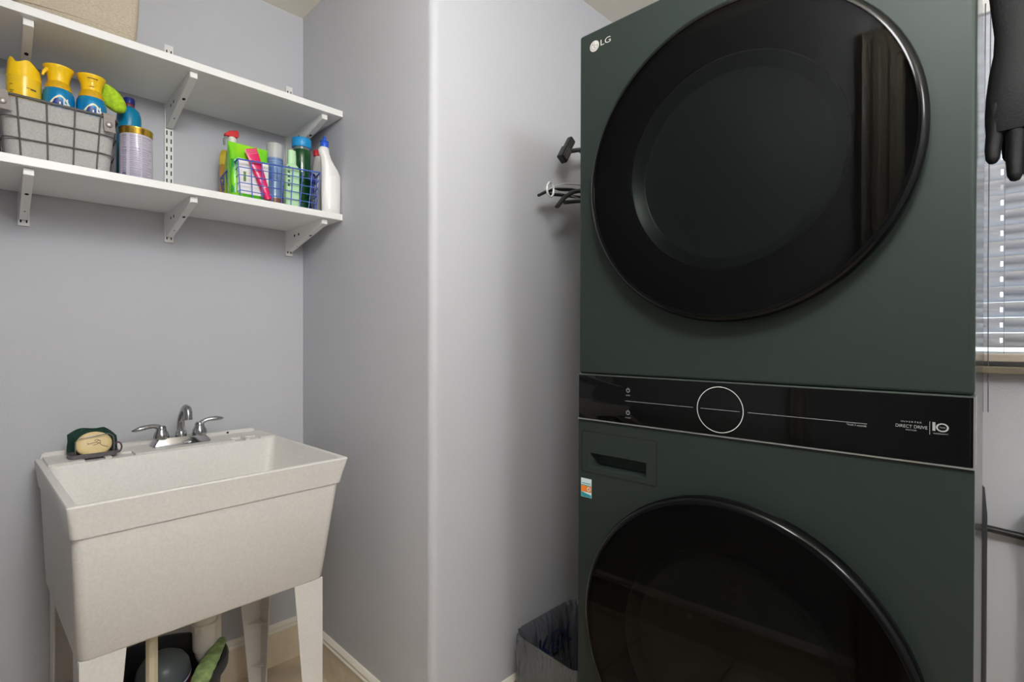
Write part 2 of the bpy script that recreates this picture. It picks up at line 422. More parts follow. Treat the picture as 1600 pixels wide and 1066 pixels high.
pl.build('panel_line', M_print, cpl, smooth=0, fixn=False)
for zz, w, tx in ((1.0787, .0105, 'DRYER'), (1.0307, .0130, 'WASHER')):
    r = ring_mesh(.5543, zz, .0034, .0046, PI/2+.55, PI/2+2*PI-.55, 24)
    r.add([(XF, .5543+.0006, zz+.0005), (XF, .5543-.0006, zz+.0005), (XF, .5543-.0006, zz+.0058), (XF, .5543+.0006, zz+.0058)], [(0, 1, 2, 3)])
    r.build('power_icon', M_print, cpl, smooth=0, fixn=False)
    text('panel_text', tx, .0036, wfn(.5543, zz-.0112), M_print, cpl, w)
text('panel_text', '*Hold 3 seconds', .0048, wfn(.1408, 1.0518), M_print, cpl, .027)
text('panel_text', 'INVERTER', .0032, wfn(.0712, 1.0648), M_print, cpl, .0250, 1.3)
text('panel_text', 'DIRECT DRIVE', .0068, wfn(.0712, 1.0578), M_print, cpl, .0380)
text('panel_text', 'MOTOR', .0032, wfn(.0712, 1.0524), M_print, cpl, .0130)
MB().add([(XF, .0496, 1.0487), (XF, .0490, 1.0487), (XF, .0490, 1.0680), (XF, .0496, 1.0680)], [(0, 1, 2, 3)]).build('panel_line', M_print, cpl, smooth=0, fixn=False)
text('panel_text', '1', .0185, wfn(.0446, 1.0604), M_print, cpl, .0034)
z10 = MB(); n = 40
vs = [(XF, .0350-k*r*1.08*math.cos(2*PI*i/n), 1.0604+r*math.sin(2*PI*i/n)*.95) for k, r in ((1, .0047), (1, .0068)) for i in range(n)]
z10.add(vs, [(i, (i+1) % n, n+(i+1) % n, n+i) for i in range(n)]).build('panel_numeral', M_print, cpl, smooth=0, fixn=False)
text('panel_text', 'YEAR', .0030, wfn(.0350, 1.0604), M_print, cpl, .0066)
text('panel_text', 'WARRANTY', .0028, wfn(.0369, 1.0510), M_print, cpl, .0172)
# maker's mark on the dryer front
XL = -.0006
lg = MB(); n = 40; cu, cz, r = .6446, 1.8522, .0122
lg.add([(XL, cu, cz)] + [(XL, cu-r*math.cos(2*PI*i/n), cz+r*math.sin(2*PI*i/n)) for i in range(n)], [(0, i+1, (i+1) % n+1) for i in range(n)])
emb = lg.build('round_emblem', M_logo, wt, smooth=0, fixn=False)
e2 = ring_mesh(cu, cz, .0082, .0092, PI*.5, PI*2, 30, XL-.0003)
e2.add([(XL-.0003, cu+a, cz+b) for a, b in ((-.0092, 0), (-.0092, .001), (-.003, .001), (-.003, 0))], [(0, 1, 2, 3)])
e2.add([(XL-.0003, cu+a, cz+b) for a, b in ((.0008, -.004), (.0008, .005), (-.0004, .005), (-.0004, -.004))], [(0, 1, 2, 3)])
e2.add([(XL-.0003, cu+a, cz+b) for a, b in ((.0008, -.0045), (.0008, -.0033), (-.003, -.0033), (-.003, -.0045))], [(0, 1, 2, 3)])
e2.add([(XL-.0003, cu+.0042+.0014*math.cos(2*PI*i/12), cz+.0036+.0014*math.sin(2*PI*i/12)) for i in range(12)], [tuple(range(12))])
e2.build('emblem_lines', mat('emblem_grey', (112, 108, 106), .5), emb, smooth=0, fixn=False)
text('emblem_letters', 'LG', .0185, wfn(.6152, 1.8524, XL), M_logo, wt, .0262)
# sticker below the drawer
sk = MB()
def sq(mb, u0, u1, z0, z1, x): mb.add([(x, u1, z0), (x, u0, z0), (x, u0, z1), (x, u1, z1)], [(0, 1, 2, 3)])
sq(sk, .6493, .6784, .8248, .8680, -.0005); st = sk.build('sticker', M_stk_w, wt, smooth=0, fixn=False); st['label'] = 'small pale energy sticker with orange and teal bands'
s2 = MB(); sq(s2, .6500, .6777, .8372, .8510, -.0008); s2.build('orange_band', M_stk_o, st, smooth=0, fixn=False)
s3 = MB(); s3.add([(-.0008, .6777, .8256), (-.0008, .6500, .8256), (-.0008, .6500, .8310), (-.0008, .6600, .8330), (-.0008, .6777, .8366)], [(0, 1, 2, 3, 4)])
sq(s3, .6500, .6777, .8515, .8530, -.0008); sq(s3, .6520, .6757, .8556, .8574, -.0008)
s3.build('teal_band', M_stk_t, st, smooth=0, fixn=False)
r_ = ring_mesh(.6570, .8440, .0028, .0048, x=-.0010, n=24); r_.build('sticker_ring', M_stk_w, st, smooth=0, fixn=False)
# doors
def round_door(name, cu, cz, r, bowl_r):
    c = (0, cu, cz)
    d = MB().lathe([(r-.004, .0), (r-.001, -.004), (r-.006, -.007), (r-.006, -.012), (r, -.0155), (r+.0005, -.022), (r-.003, -.030), (r-.009, -.0335), (r-.0125, -.0335), (r-.0135, -.0305), (r-.0135, -.02)], c, 'x', 128)
    # remove caps by rebuilding as open loft
    d.f = [f for f in d.f if len(f) <= 4]
    do = d.build(name, M_rim, wt, smooth=50)
    m = MB(); nn = 96
    rings = [[(o, cu+rr*math.cos(2*PI*i/nn), cz+rr*math.sin(2*PI*i/nn)) for i in range(nn)] for rr, o in ((r-.0135, -.0215), (bowl_r+.004, -.0215), (bowl_r+.002, -.0195))]
    m.loft(rings, False, False).build('door_surround', M_mask, do, smooth=50)
    b = MB(); rings = [[(o, cu+rr*math.cos(2*PI*i/nn), cz+rr*math.sin(2*PI*i/nn)) for i in range(nn)] for rr, o in
         ((bowl_r+.002, -.0195), (bowl_r-.001, -.023), (bowl_r-.004, -.022), (bowl_r-.020, -.004), (bowl_r-.023, -.0025), (bowl_r*.6, -.0016), (.002, -.0012))]
    b.loft(rings, False, True).build('inner_bowl', M_bowl, do, smooth=40)
    gl = MB(); rings = [[(o, cu+rr*math.cos(2*PI*i/nn), cz+rr*math.sin(2*PI*i/nn)) for i in range(nn)] for rr, o in ((r-.0132, -.0318), (.002, -.0318))]
    gl.loft(rings, False, True).build('door_glass', M_cover, do, smooth=0)
round_door('dryer_door', .3425, 1.5140, .2930, .1945)
round_door('washer_door', .3425, .5876, .3050, .2050)
for x in (.08, .70):
    for u in (.06, WW-.06): MB().lathe([(.02, 0), (.022, .006), (.012, .01), (.012, .031)], (x, u, 0), seg=20).build('foot', M_cord, wt)

# ------------------------------------------------------------------ utility sink
TX, TY, TR = .6897, 1.319, .0372
ts = empty('utility_sink', (TX, TY, 0), 'cream plastic laundry tub on four tapered legs beneath the shelves', 'sink', TR)
ZR, ZB, ZK = .862, .795, .538
TW = .594
XL0, XR0 = -TW, 0
def ring(x0, x1, y0, y1, r, z): return rrect(x0, x1, y0, y1, r, 5, z)
YB, YI = .585, .448
mb = MB()
outer = [ring(-.570, -.058, .037, .553, .020, ZK), ring(-.574, -.054, .032, .557, .022, ZK+.006), ring(-.583, -.0205, .013, .575, .018, ZB-.0015), ring(-.583, -.0205, .013, .575, .018, ZB),
         ring(-.588, -.0185, .009, .578, .024, ZB), ring(-.593, -.001, .0005, YB, .007, ZR-.003), ring(-.591, -.003, .003, YB, .006, ZR)]
outer[4] = ring(-.586, -.0165, .0085, .578, .014, ZB-.0002)
inner = [ring(-.577, -.0155, .0135, YI, .016, ZR), ring(-.575, -.0175, .0155, YI-.002, .016, ZR-.003), ring(-.545, -.060, .05, YI-.03, .04, ZK+.03), ring(-.53, -.075, .07, YI-.05, .05, ZK+.012)]
rings = outer + inner
n = len(rings[0]); mb.loft(rings, True, True)
mb.build('basin', M_tub, ts, smooth=40)
# back ledge with shallow soap recesses and the upstand against the wall
dk = MB(); ZD = ZR+.0062
x = -.577
for a, b in ((-.505, -.462), (-.448, -.396), (-.138, -.106), (-.093, -.060)):
    dk.box(x, a, YI-.001, YI+.045, ZR-.004, ZD); dk.box(a, b, YI-.001, YI+.045, ZR-.004, ZR+.0006); x = b
dk.box(x, -.0155, YI-.001, YI+.045, ZR-.004, ZD); dk.box(-.577, -.0155, YI+.045, .572, ZR-.004, ZD)
dk.build('ledge', M_tub, ts, smooth=0)
up = MB(); P = [(-.583, ZR), (-.030, ZR), (-.034, ZR+.010), (-.040, ZR+.013), (-.572, ZR+.013), (-.580, ZR+.008)]
P = [(a, b+(.004 if b > ZR else 0)) for a, b in P]
up.prism(P, .572, .582, 'y').build('upstand', M_tub, ts, smooth=0, bevel=.002)
MB().lathe([(0, 0), (.0035, 0), (.0035, -.0012), (0, -.0012)], (-.118, .572, ZR+.0115), 'y', 14).build('screw_hole', M_hole, ts)
def tub_leg(xo, yo, sx, sy, wt0, wb):
    # an L section of two tapered plates meeting at the outer corner (xo, yo); sx, sy point inwards
    t = .004; z1 = ZK+.0005; m = MB()
    m.add([(xo, yo, 0), (xo+sx*wb, yo, 0), (xo+sx*wt0, yo, z1), (xo, yo, z1), (xo, yo+sy*t, 0), (xo+sx*wb, yo+sy*t, 0), (xo+sx*wt0, yo+sy*t, z1), (xo, yo+sy*t, z1)],
          [(0, 1, 2, 3), (7, 6, 5, 4), (0, 4, 5, 1), (1, 5, 6, 2), (2, 6, 7, 3), (3, 7, 4, 0)])
    m.add([(xo, yo+sy*t, 0), (xo, yo+sy*wb, 0), (xo, yo+sy*wt0, z1), (xo, yo+sy*t, z1), (xo+sx*t, yo+sy*t, 0), (xo+sx*t, yo+sy*wb, 0), (xo+sx*t, yo+sy*wt0, z1), (xo+sx*t, yo+sy*t, z1)],
          [(0, 1, 2, 3), (7, 6, 5, 4), (0, 4, 5, 1), (1, 5, 6, 2), (2, 6, 7, 3), (3, 7, 4, 0)])
    for zz in (.12, .26):
        w = wb+(wt0-wb)*zz/z1
        m.add([(xo+sx*t, yo+sy*t, zz), (xo+sx*w*.8, yo+sy*t, zz), (xo+sx*t, yo+sy*w*.8, zz), (xo+sx*t, yo+sy*t, zz+.003), (xo+sx*w*.8, yo+sy*t, zz+.003), (xo+sx*t, yo+sy*w*.8, zz+.003)], [(0, 1, 2), (3, 5, 4), (0, 3, 4, 1), (1, 4, 5, 2), (2, 5, 3, 0)])
    m.build('leg', M_tub, ts, smooth=0, bevel=.001, seg=1)
tub_leg(-.0565, .0375, -1, 1, .078, .034)
tub_leg(-.5700, .0375, 1, 1, .078, .034)
tub_leg(-.0480, .470, -1, -1, .085, .036)
tub_leg(-.5660, .535, 1, -1, .080, .034)
# waste: tailpiece, nut and trap
tp = MB(); tx, ty = -.272, .285
tp.lathe([(.044, ZK), (.044, ZK-.006), (.034, ZK-.010), (.030, ZK-.045), (.034, ZK-.047), (.034, ZK-.075), (.030, ZK-.078), (.0290, .345), (.028, .338), (.0235, .336), (.0235, .325)], (tx, ty, 0), seg=28)
tp.build('drain_pipe', M_pvc, ts, smooth=30)
nut = MB(); nut.lathe([(.029, .392), (.0335, .394), (.0335, .412), (.029, .415)], (tx, ty, 0), seg=12).build('slip_nut', M_pvc, ts, smooth=20)
ux, uy = .60, .80
pa = [(tx, ty, .345)] + [(tx+ux*(.027-.027*math.cos(a)), ty+uy*(.027-.027*math.cos(a)), .325-.012*math.sin(a)) for a in [PI*k/14 for k in range(15)]] + [(tx+ux*.054, ty+uy*.054, .40), (tx+ux*.054, ty+uy*.054+.04, .43), (tx+ux*.054, .60, .432)]
MB().tube(pa, .0225, 22).build('trap', M_pvc, ts, smooth=60)

# faucet
fa = empty('faucet', (.402, 1.823, ZD), 'chrome two handle faucet on the back ledge of the cream tub', 'faucet', TR)
b0, b1 = rrect(-.076, .076, -.026, .026, .006, 3), rrect(-.064, .064, -.017, .022, .005, 3)
MB().loft([[(x, y, 0) for x, y in b0], [(x, y, .004) for x, y in b0], [(x, y, .020) for x, y in b1], [(x*.98, y*.95, .0225) for x, y in b1]]).build('deck_plate', M_chrome, fa, smooth=30)
for s, tip in ((-1, (-.074, -.004, .053)), (1, (.066, -.010, .066))):
    hx = s*.0505
    h = MB().lathe([(.0195, .021), (.0205, .027), (.0185, .037), (.0142, .045), (.0128, .050), (.0128, .055), (.0095, .0595), (0, .060)], (hx, 0, 0), seg=28).build('handle', M_chrome, fa, smooth=50)
    base = (hx, 0, .050)
    pth = []; rad = []
    for k, (t, lift, r) in enumerate(((0, 0, .0105), (.10, .006, .0105), (.26, .010, .0085), (.45, .009, .0088), (.7, .005, .0098), (.9, .001, .0066), (1, 0, .0015))):
        pth.append((base[0]+tip[0]*t, base[1]+tip[1]*t, base[2]+(tip[2]-base[2])*t+lift)); rad.append(r)
    MB().tube(pth, rad, 14, flat=.75, up=(0, 0, 1)).build('lever', M_chrome, h, smooth=60)
sp = [(0, 0, .02), (0, 0, .045), (0, 0, .066), (.0, -.006, .078), (.001, -.018, .093), (.002, -.030, .105), (.003, -.040, .1105), (.004, -.049, .108), (.0045, -.054, .099), (.0045, -.055, .077)]
MB().tube(sp, [.0115, .0105, .0100, .0102, .0106, .0110, .0112, .0114, .0116, .0118], 18).build('spout', M_chrome, fa, smooth=60)
MB().lathe([(.0155, .0215), (.0155, .026), (.0135, .036), (.0115, .040), (.010, .041)], seg=24).build('spout_collar', M_chrome, fa, smooth=50)

# soap things on the ledge (tub frame is turned by TR)
def tl(x, y, z=0):
    c, s = math.cos(TR), math.sin(TR); return (TX+x*c-y*s, TY+x*s+y*c, z)
zt = ZD
tr = empty('soap_tray', tl(-.482, .492, zt), 'small grey metal soap tray at left end of tub ledge', 'tray', TR)
r0 = rrect(-.054, .054, -.030, .030, .012, 4); r1 = rrect(-.050, .050, -.026, .026, .010, 4)
MB().loft([[(x, y, 0) for x, y in r1], [(x, y, .012) for x, y in r0], [(x, y, .012) for x, y in r1], [(x*.97, y*.95, .003) for x, y in r1]]).build('tray', M_trayg, tr, smooth=30)
MB().tube([(-.040, -.024, .004), (-.040, -.024, .046), (-.034, -.024, .054), (.030, -.024, .060), (.040, -.024, .053), (.042, -.024, .040), (.042, -.024, .004)], .0013, 8).build('wire_hoop', M_trayg, tr)
lp = [(.052+.009*math.cos(a), -.012, .018+.014*math.sin(a)) for a in [2*PI*k/16 for k in range(16)]]
MB().tube(lp, .0022, 6, True).build('twine_loop', mat('mauve_twine', (96, 70, 84), .9), tr)
so = empty('soap_bar', tl(-.482, .480, zt+.0335), 'oval cream soap bar with brown sprig drawing, leaning on tray', 'soap', rot=(math.radians(-14), 0, TR))
MB().lathe([(0, -.010), (.022, -.0098), (.031, -.0085), (.0345, -.005), (.035, 0), (.0345, .005), (.031, .0085), (.022, .0098), (0, .010)], (0, 0, 0), 'y', 40, sx=1.12, sy=.96).build('bar', M_soap, so, smooth=60)
spg = MB()
for pth in ([(-.012, .001), (-.004, .002), (.003, .004), (.010, .001)], [(-.003, -.003), (.004, -.002), (.010, .001), (.016, -.006), (.028, -.012)], [(0, .008), (.006, .012), (.009, .008), (.004, .006)], [(.008, .010), (.013, .006), (.012, 0), (.007, .002)], [(-.014, .004), (-.013, -.001)]):
    spg.tube([(x, -.0100, z) for x, z in pth], .0007, 5)
spg.build('sprig_print', M_sprig, so)
def pad(u, v):
    x = -.052+.108*u; ed = math.sin(PI*u)
    z = (.002+.072*v)*(.80+.2*ed)+.004*math.sin(9*u) - (.018*max(0, u-.72)/.28)*v
    y = .004*math.sin(11*u+4*v)+.010*v+.004*math.sin(7*v)
    return x, y, z
pg = MB().grid(pad, 22, 12).build('scrub_pad', M_dgreen, smooth=60, loc=tl(-.480, .515, zt+.0005), rot=(0, 0, TR))
sm = pg.modifiers.new('thick', 'SOLIDIFY'); sm.thickness = .006
tag(pg, 'crumpled dark green scrub pad standing behind the cream soap', 'pad')

# ------------------------------------------------------------------ shelving
YSH = 1.6174
for nm, zt_, lab in (('upper', 1.9477, 'white shelf board, the upper one carrying the beige linen box'), ('lower', 1.6031, 'white shelf board, the lower one carrying bottles and two baskets')):
    o = MB().box(XE+.002, XB-.002, YSH, YA-.012, zt_-.0206, zt_).build('shelf_board', M_white, smooth=0, bevel=.0012)
    tag(o, lab, 'shelf', 'white shelf boards')
def standard(cx, lab):
    w, dth, z0, z1 = .0235, .010, 1.4930, 2.116
    o = MB(); yf = YA-dth
    pitch = .0254; xs = [-w/2, -.0075, -.0042, .0042, .0075, w/2]
    zs = [z0]; k = 0; zz = z0+.008
    while zz+.015 < z1: zs += [zz, zz+.0145]; zz += pitch
    zs.append(z1)
    for i in range(5):
        for j in range(len(zs)-1):
            if i in (1, 3) and j % 2 == 1: continue
            o.add([(cx+xs[i], yf, zs[j]), (cx+xs[i+1], yf, zs[j]), (cx+xs[i+1], yf, zs[j+1]), (cx+xs[i], yf, zs[j+1])], [(0, 1, 2, 3)])
    for s in (-1, 1):
        o.add([(cx+s*w/2, yf, z0), (cx+s*w/2, YA, z0), (cx+s*w/2, YA, z1), (cx+s*w/2, yf, z1)], [(0, 1, 2, 3)])
    for zz in (z0, z1):
        o.add([(cx-w/2, yf, zz), (cx+w/2, yf, zz), (cx+w/2, YA, zz), (cx-w/2, YA, zz)], [(0, 1, 2, 3)])
    r = empty('shelf_standard', (0, 0, 0), lab, 'shelf rail', group='slotted wall standards')
    o.build('slotted_channel', M_steel, r, smooth=0)
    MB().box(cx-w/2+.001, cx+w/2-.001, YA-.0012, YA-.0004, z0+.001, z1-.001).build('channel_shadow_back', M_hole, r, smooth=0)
    for zz in (z0+.13, z0+.44): MB().lathe([(.0035, 0), (.003, -.0012), (0, -.0015)], (cx, yf, zz), 'y', 12).build('screw', M_rivet, r)
SX = (.0580, .3930, .7700)
for x, l in zip(SX, ('white slotted wall standard farthest left, behind the grey wire basket', 'white slotted wall standard between paint tin and blue basket', 'white slotted wall standard nearest the corner, behind the blue basket')): standard(x, l)
def bracket(cx, zt_, lab):
    yb, yf, h = YA-.0102, 1.640, .074
    r = empty('shelf_bracket', (cx, yb, zt_), lab, 'bracket', group='white steel shelf brackets')
    w = .0085; t = .0016
    side = [(0, 0), (0, -h), (-.006, -h), (yf-yb, -.016), (yf-yb, 0)]
    for s in (-1, 1):
        MB().prism(side, s*w-t/2, s*w+t/2, 'x').build('side_web', M_steel, r, smooth=0)
    fr = [(-.006, -h), (-.008, -h-.0012), (yf-yb-.002, -.0172), (yf-yb, -.016)]
    MB().prism(fr, -w, w, 'x').build('front_flange', M_steel, r, smooth=0)
    MB().box(-w, w, yf-yb-.003, yf-yb+.004, -.016, -.001).build('end_lip', M_white, r, smooth=0)
    ho = MB()
    for t_, rr in ((.62, .0042), (.22, .002)):
        y = -.007+(yf-yb+.006)*t_; z = -h+(h-.0165)*t_-.0012
        nrm = Vector((0, -(h-.016), (yf-yb))).normalized() if False else Vector((0, -.196, -.98))
        a = Vector((1, 0, 0)); b = nrm.cross(a)
        c = Vector((0, y, z))+nrm*.0004
        ho.add([c+a*rr*math.cos(2*PI*k/12)+b*rr*1.6*math.sin(2*PI*k/12) for k in range(12)], [tuple(range(12))])
    for yy in (-.07, -.105):
        ho.add([(-w-t/2-.0003, yy+.006*math.cos(2*PI*k/12), -.026+.005*math.sin(2*PI*k/12)) for k in range(12)], [tuple(range(12))])
    ho.build('bolt_holes', M_hole, r, smooth=0)['kind'] = 'stuff'
names3 = ('left', 'middle', 'right')
for x, wh in zip(SX, ('at far left, above the yellow can', 'in the middle, above the paint tin', 'at the right, above the teal capped bottle')):
    bracket(x, 1.9477-.0206, 'white steel bracket under the upper shelf ' + wh)
for x, wh in zip(SX, ('at far left, below the grey wire basket', 'in the middle, right of the paint tin', 'at the right, below the mint bottle')):
    bracket(x, 1.6031-.0206, 'white steel bracket under the lower shelf ' + wh)
ZU, ZL = 1.9477, 1.6031

# beige linen box on the upper shelf
def linen(u, v):
    pass
lb = MB(); rings = []
for k, (z, ins) in enumerate(((0.0, .012), (.004, .004), (.02, 0), (.08, -.003), (.15, -.002), (.2, .001), (.215, .004))):
    ring_ = rrect(.036+ins, .2665-ins, 1.632+ins, 1.85-ins, .018, 5)
    rings.append([(x+.0025*math.sin(z*30+y*25), y+.002*math.sin(x*40+z*10), ZU+.0005+z+(.006*math.sin((x-.036)/.23*PI*.9)*(1 if z < .01 else .3 if z < .05 else 0))) for x, y in ring_])
lb.loft(rings, True, False)
inn = [[(x*.98+.003, y*.985+.025, z) for x, y, z in rings[-1]], [(x*.98+.003, y*.985+.025, ZU+.02) for x, y, z in rings[-1]]]
lb.loft([rings[-1]]+inn, False, True)
lbr = empty('linen_box', (.15, 1.74, ZU), 'beige linen storage box at left end of the upper shelf', 'storage box')
o = lb.build('fabric_body', M_linen, lbr, smooth=40); o.location = (-.15, -1.74, -ZU)
sm_ = [(.040, 1.6315, ZU+.010)]
hm = MB().tube([(x, 1.6325, ZU+.014+.006*math.sin((x-.036)/.23*PI*.9)) for x in [.05+.2*k/14 for k in range(15)]], .0012, 6).build('bottom_seam', mat('linen_seam', (188, 174, 152), .95), lbr); hm.location = (-.15, -1.74, -ZU)

# grey wire basket with fabric liner
gb = empty('wire_basket', (.1165, 1.735, ZL), 'dark wire basket with grey fabric liner and riveted straps on lower shelf', 'basket')
def gb_ring(z, ins=0):
    k = z/.146; hx = .0995+.0115*k-ins; hy = .078+.012*k-ins
    return [(x, y, z) for x, y in rrect(-hx, hx, -hy, hy, .030, 5)]
LH = .1405
MB().loft([gb_ring(.004, .004), gb_ring(.05, .0035), gb_ring(.10, .0035), gb_ring(LH, .003), gb_ring(LH, .0055), gb_ring(.05, .006), gb_ring(.008, .008)]).build('liner', M_felt, gb, smooth=40)
MB().tube(gb_ring(.1435), .0034, 10, True).build('top_rim', M_wire, gb, smooth=60)
for z in (.003, .050, .097):
    MB().tube([(x, y, z+.002*math.sin(x*30)) for x, y, _ in gb_ring(z, -.0008)], .0017, 8, True).build('hoop_wire', M_wire, gb, smooth=60)
def gbp(z, fx, side):
    k = z/.146; hx = .0995+.0115*k+.001; hy = .078+.012*k+.001
    return {'f': (fx*hx, -hy, z), 'b': (fx*hx, hy, z), 'l': (-hx, fx*hy, z), 'r': (hx, fx*hy, z)}[side]
for side, fxs in (('f', (-.70, -.24, .22, .66)), ('b', (-.6, -.2, .2, .6)), ('l', (-.4, .4)), ('r', (-.55, 0, .55))):
    for fx in fxs: MB().tube([gbp(z, fx, side) for z in (.002, .05, .1, .143)], .0017, 8).build('upright_wire', M_wire, gb, smooth=60)
for fx, tilt in ((-.97, .010), (.80, .004)):
    s = MB(); pth = []
    x0 = fx*.110; y0 = -.0905 if fx > 0 else -.086
    P = [(x0, y0+.012, .120), (x0-.002, y0+.010, .147), (x0-.001, y0-.002, .1515), (x0+.002, y0-.0068, .145), (x0+tilt*.5, y0-.0062, .125), (x0+tilt, y0-.0035, .106)]
    w = .0115
    rings = [[(p[0]-w, p[1]-.0008, p[2]), (p[0]+w, p[1]-.0008, p[2]), (p[0]+w, p[1]+.0008, p[2]), (p[0]-w, p[1]+.0008, p[2])] for p in P]
    so_ = s.loft(rings).build('strap', M_strap, gb, smooth=40, bevel=.0004, seg=1)
    MB().lathe([(.0072, 0), (.0068, -.002), (.004, -.0032), (0, -.0034)], (x0+tilt*.5, y0-.0066, .123), 'y', 20).build('rivet', M_rivet, so_)

# helper: decals wrapped on a can at its camera-facing side
def wrap(cx, cy, r, a0, zoff=0):
    return lambda s, z, e=.0004: (cx+(r+e)*math.cos(a0+s/r), cy+(r+e)*math.sin(a0+s/r), z+zoff)
def strip(mb, fa_, fb_, n, w):
    vs = [w(*fa_(i/n)) for i in range(n+1)]+[w(*fb_(i/n)) for i in range(n+1)]
    mb.add(vs, [(i, i+1, n+2+i, n+1+i) for i in range(n)])
def wrect(mb, w, s0, s1, z0, z1, n=6): strip(mb, lambda t: (s0+(s1-s0)*t, z0), lambda t: (s0+(s1-s0)*t, z1), n, w)

# yellow aerosol can with open shroud
CZ = .010
yc = empty('aerosol_can', (.0525, 1.712, ZL+CZ), 'all yellow aerosol can with scooped shroud at left in wire basket', 'spray can')
r = .0318
MB().lathe([(.028, 0), (r, .004), (r, .195)], seg=40).build('can_body', M_yel2, yc, smooth=40)
ys = MB(); nn = 48
def top(a):
    x = math.sin(a-math.radians(-92))
    return .226+.013*math.exp(-((x+.80)/.20)**2)+.009*math.exp(-((x-.22)/.42)**2)-.012*max(0, x-.45)
ringA = [(r*math.cos(2*PI*i/nn), r*math.sin(2*PI*i/nn), .195) for i in range(nn)]
ringB = [((r-.001)*math.cos(2*PI*i/nn), (r-.001)*math.sin(2*PI*i/nn), .207) for i in range(nn)]
ringC = [((r-.003)*math.cos(2*PI*i/nn), (r-.003)*math.sin(2*PI*i/nn), top(2*PI*i/nn)) for i in range(nn)]
ringD = [((r-.006)*math.cos(2*PI*i/nn), (r-.006)*math.sin(2*PI*i/nn), top(2*PI*i/nn)-.001) for i in range(nn)]
ringE = [((r-.007)*math.cos(2*PI*i/nn), (r-.007)*math.sin(2*PI*i/nn), .20) for i in range(nn)]
ys.loft([ringA, ringB, ringC, ringD, ringE], False, True).build('shroud', M_yel, yc, smooth=40)
MB().lathe([(.008, .2), (.008, .216), (.006, .22), (0, .22)], (0, .004, 0), seg=16).build('nozzle', M_yel, yc)
w = wrap(0, 0, r, math.radians(-95)); dk_ = MB()
for z, s0, s1 in ((.172, -.026, -.019), (.157, -.026, -.016), (.153, -.026, -.018), (.168, .006, .012)): wrect(dk_, w, s0, s1, z, z+.0016, 4)
wrect(dk_, w, .013, .025, .1655, .1695, 6)
tag(dk_.build('label_print', mat('dark_olive_print', (98, 82, 20), .5), yc, smooth=0, fixn=False), kind='stuff')
# two blue aerosol cans
def blue_can(cx, cy, lab, trig, turn):
    c = empty('aerosol_can', (cx, cy, ZL+CZ), lab, 'spray can', group='blue aerosol cans in the wire basket')
    r = .0312
    MB().lathe([(.028, 0), (r, .004), (r, .172), (.0295, .184), (.0262, .1905)], seg=40).build('can_body', M_blue, c, smooth=45)
    MB().lathe([(.0262, .1905), (.0255, .197), (.0225, .206), (.0208, .2095)], seg=40).build('neck', M_neck, c, smooth=45)
    MB().lathe([(.0208, .2095), (.0205, .214), (.0225, .226), (.0268, .238), (.0300, .2445), (.0302, .2465), (.0262, .246), (.0225, .236)], seg=40).build('flared_cap', M_yel, c, smooth=45)
    w = wrap(0, 0, r, math.atan2(-cy, -cx)+turn); m = MB()
    n_ = 24
    def arch(t, k):
        s = (-1+2*t)*.024*k; return s, .172-.028*(abs(s)/(.024*k))**1.7*1.0 - (.0 if k > .95 else .004)
    strip(m, lambda t: arch(t, 1.0), lambda t: (arch(t, .9)[0], arch(t, .9)[1]-.001), n_, w)
    m.build('label_arch', M_pale, c, smooth=0, fixn=False)
    m = MB(); strip(m, lambda t: (-.014+.019*t, .150+.0*t), lambda t: (-.014+.019*t, .150+.0135*math.sqrt(max(0, 1-(2*t-1)**2))), 16, lambda s, z: w(s, z, .0006)); m.build('label_dome', M_deep, c, smooth=0, fixn=False)
    m = MB()
    for s0, s1, z0, z1 in ((.0055, .0085, .146, .164), (.0125, .0148, .146, .166), (-.002, .0005, .146, .155), (.0165, .0185, .146, .1545), (.0090, .0115, .146, .1535)): wrect(m, lambda s, z: w(s, z, .0008), s0, s1, z0, z1, 3)
    tag(m.build('label_letters', M_whitep, c, smooth=0, fixn=False), kind='stuff')
    m = MB()
    if trig == 'lever':
        a = math.radians(205)
        m.tube([(.022*math.cos(a), .022*math.sin(a), .238), (.031*math.cos(a), .031*math.sin(a), .226), (.034*math.cos(a), .034*math.sin(a), .216)], [.005, .004, .0025], 8)
        m.build('trigger', M_yel, c, smooth=60)
    else:
        a = math.atan2(-cy, -cx)+.1
        w2 = lambda s, z, e: ((.0228+e+.3*max(0, z-.226))*math.cos(a+s/.024), (.0228+e+.3*max(0, z-.226))*math.sin(a+s/.024), z)
        k = MB(); k.grid(lambda u, v: w2(-.0085+.017*u, .217+.018*v, .0006+.0016*math.sin(PI*min(1, max(0, u)))), 6, 6); k.build('push_button', M_yel2, c, smooth=50)
        k = MB(); wr = lambda s, z: w2(s, z, .0010); wrect(k, wr, -.0095, .0095, .2345, .2375, 5); k.build('button_slot', mat('dark_amber', (120, 70, 6), .6), c, smooth=0, fixn=False)
blue_can(.1155, 1.712, 'blue aerosol can with flared yellow cap, beside the all yellow can', 'lever', .1)
blue_can(.1790, 1.712, 'blue aerosol can with yellow push button cap, beside the lime scrubber', 'button', .15)

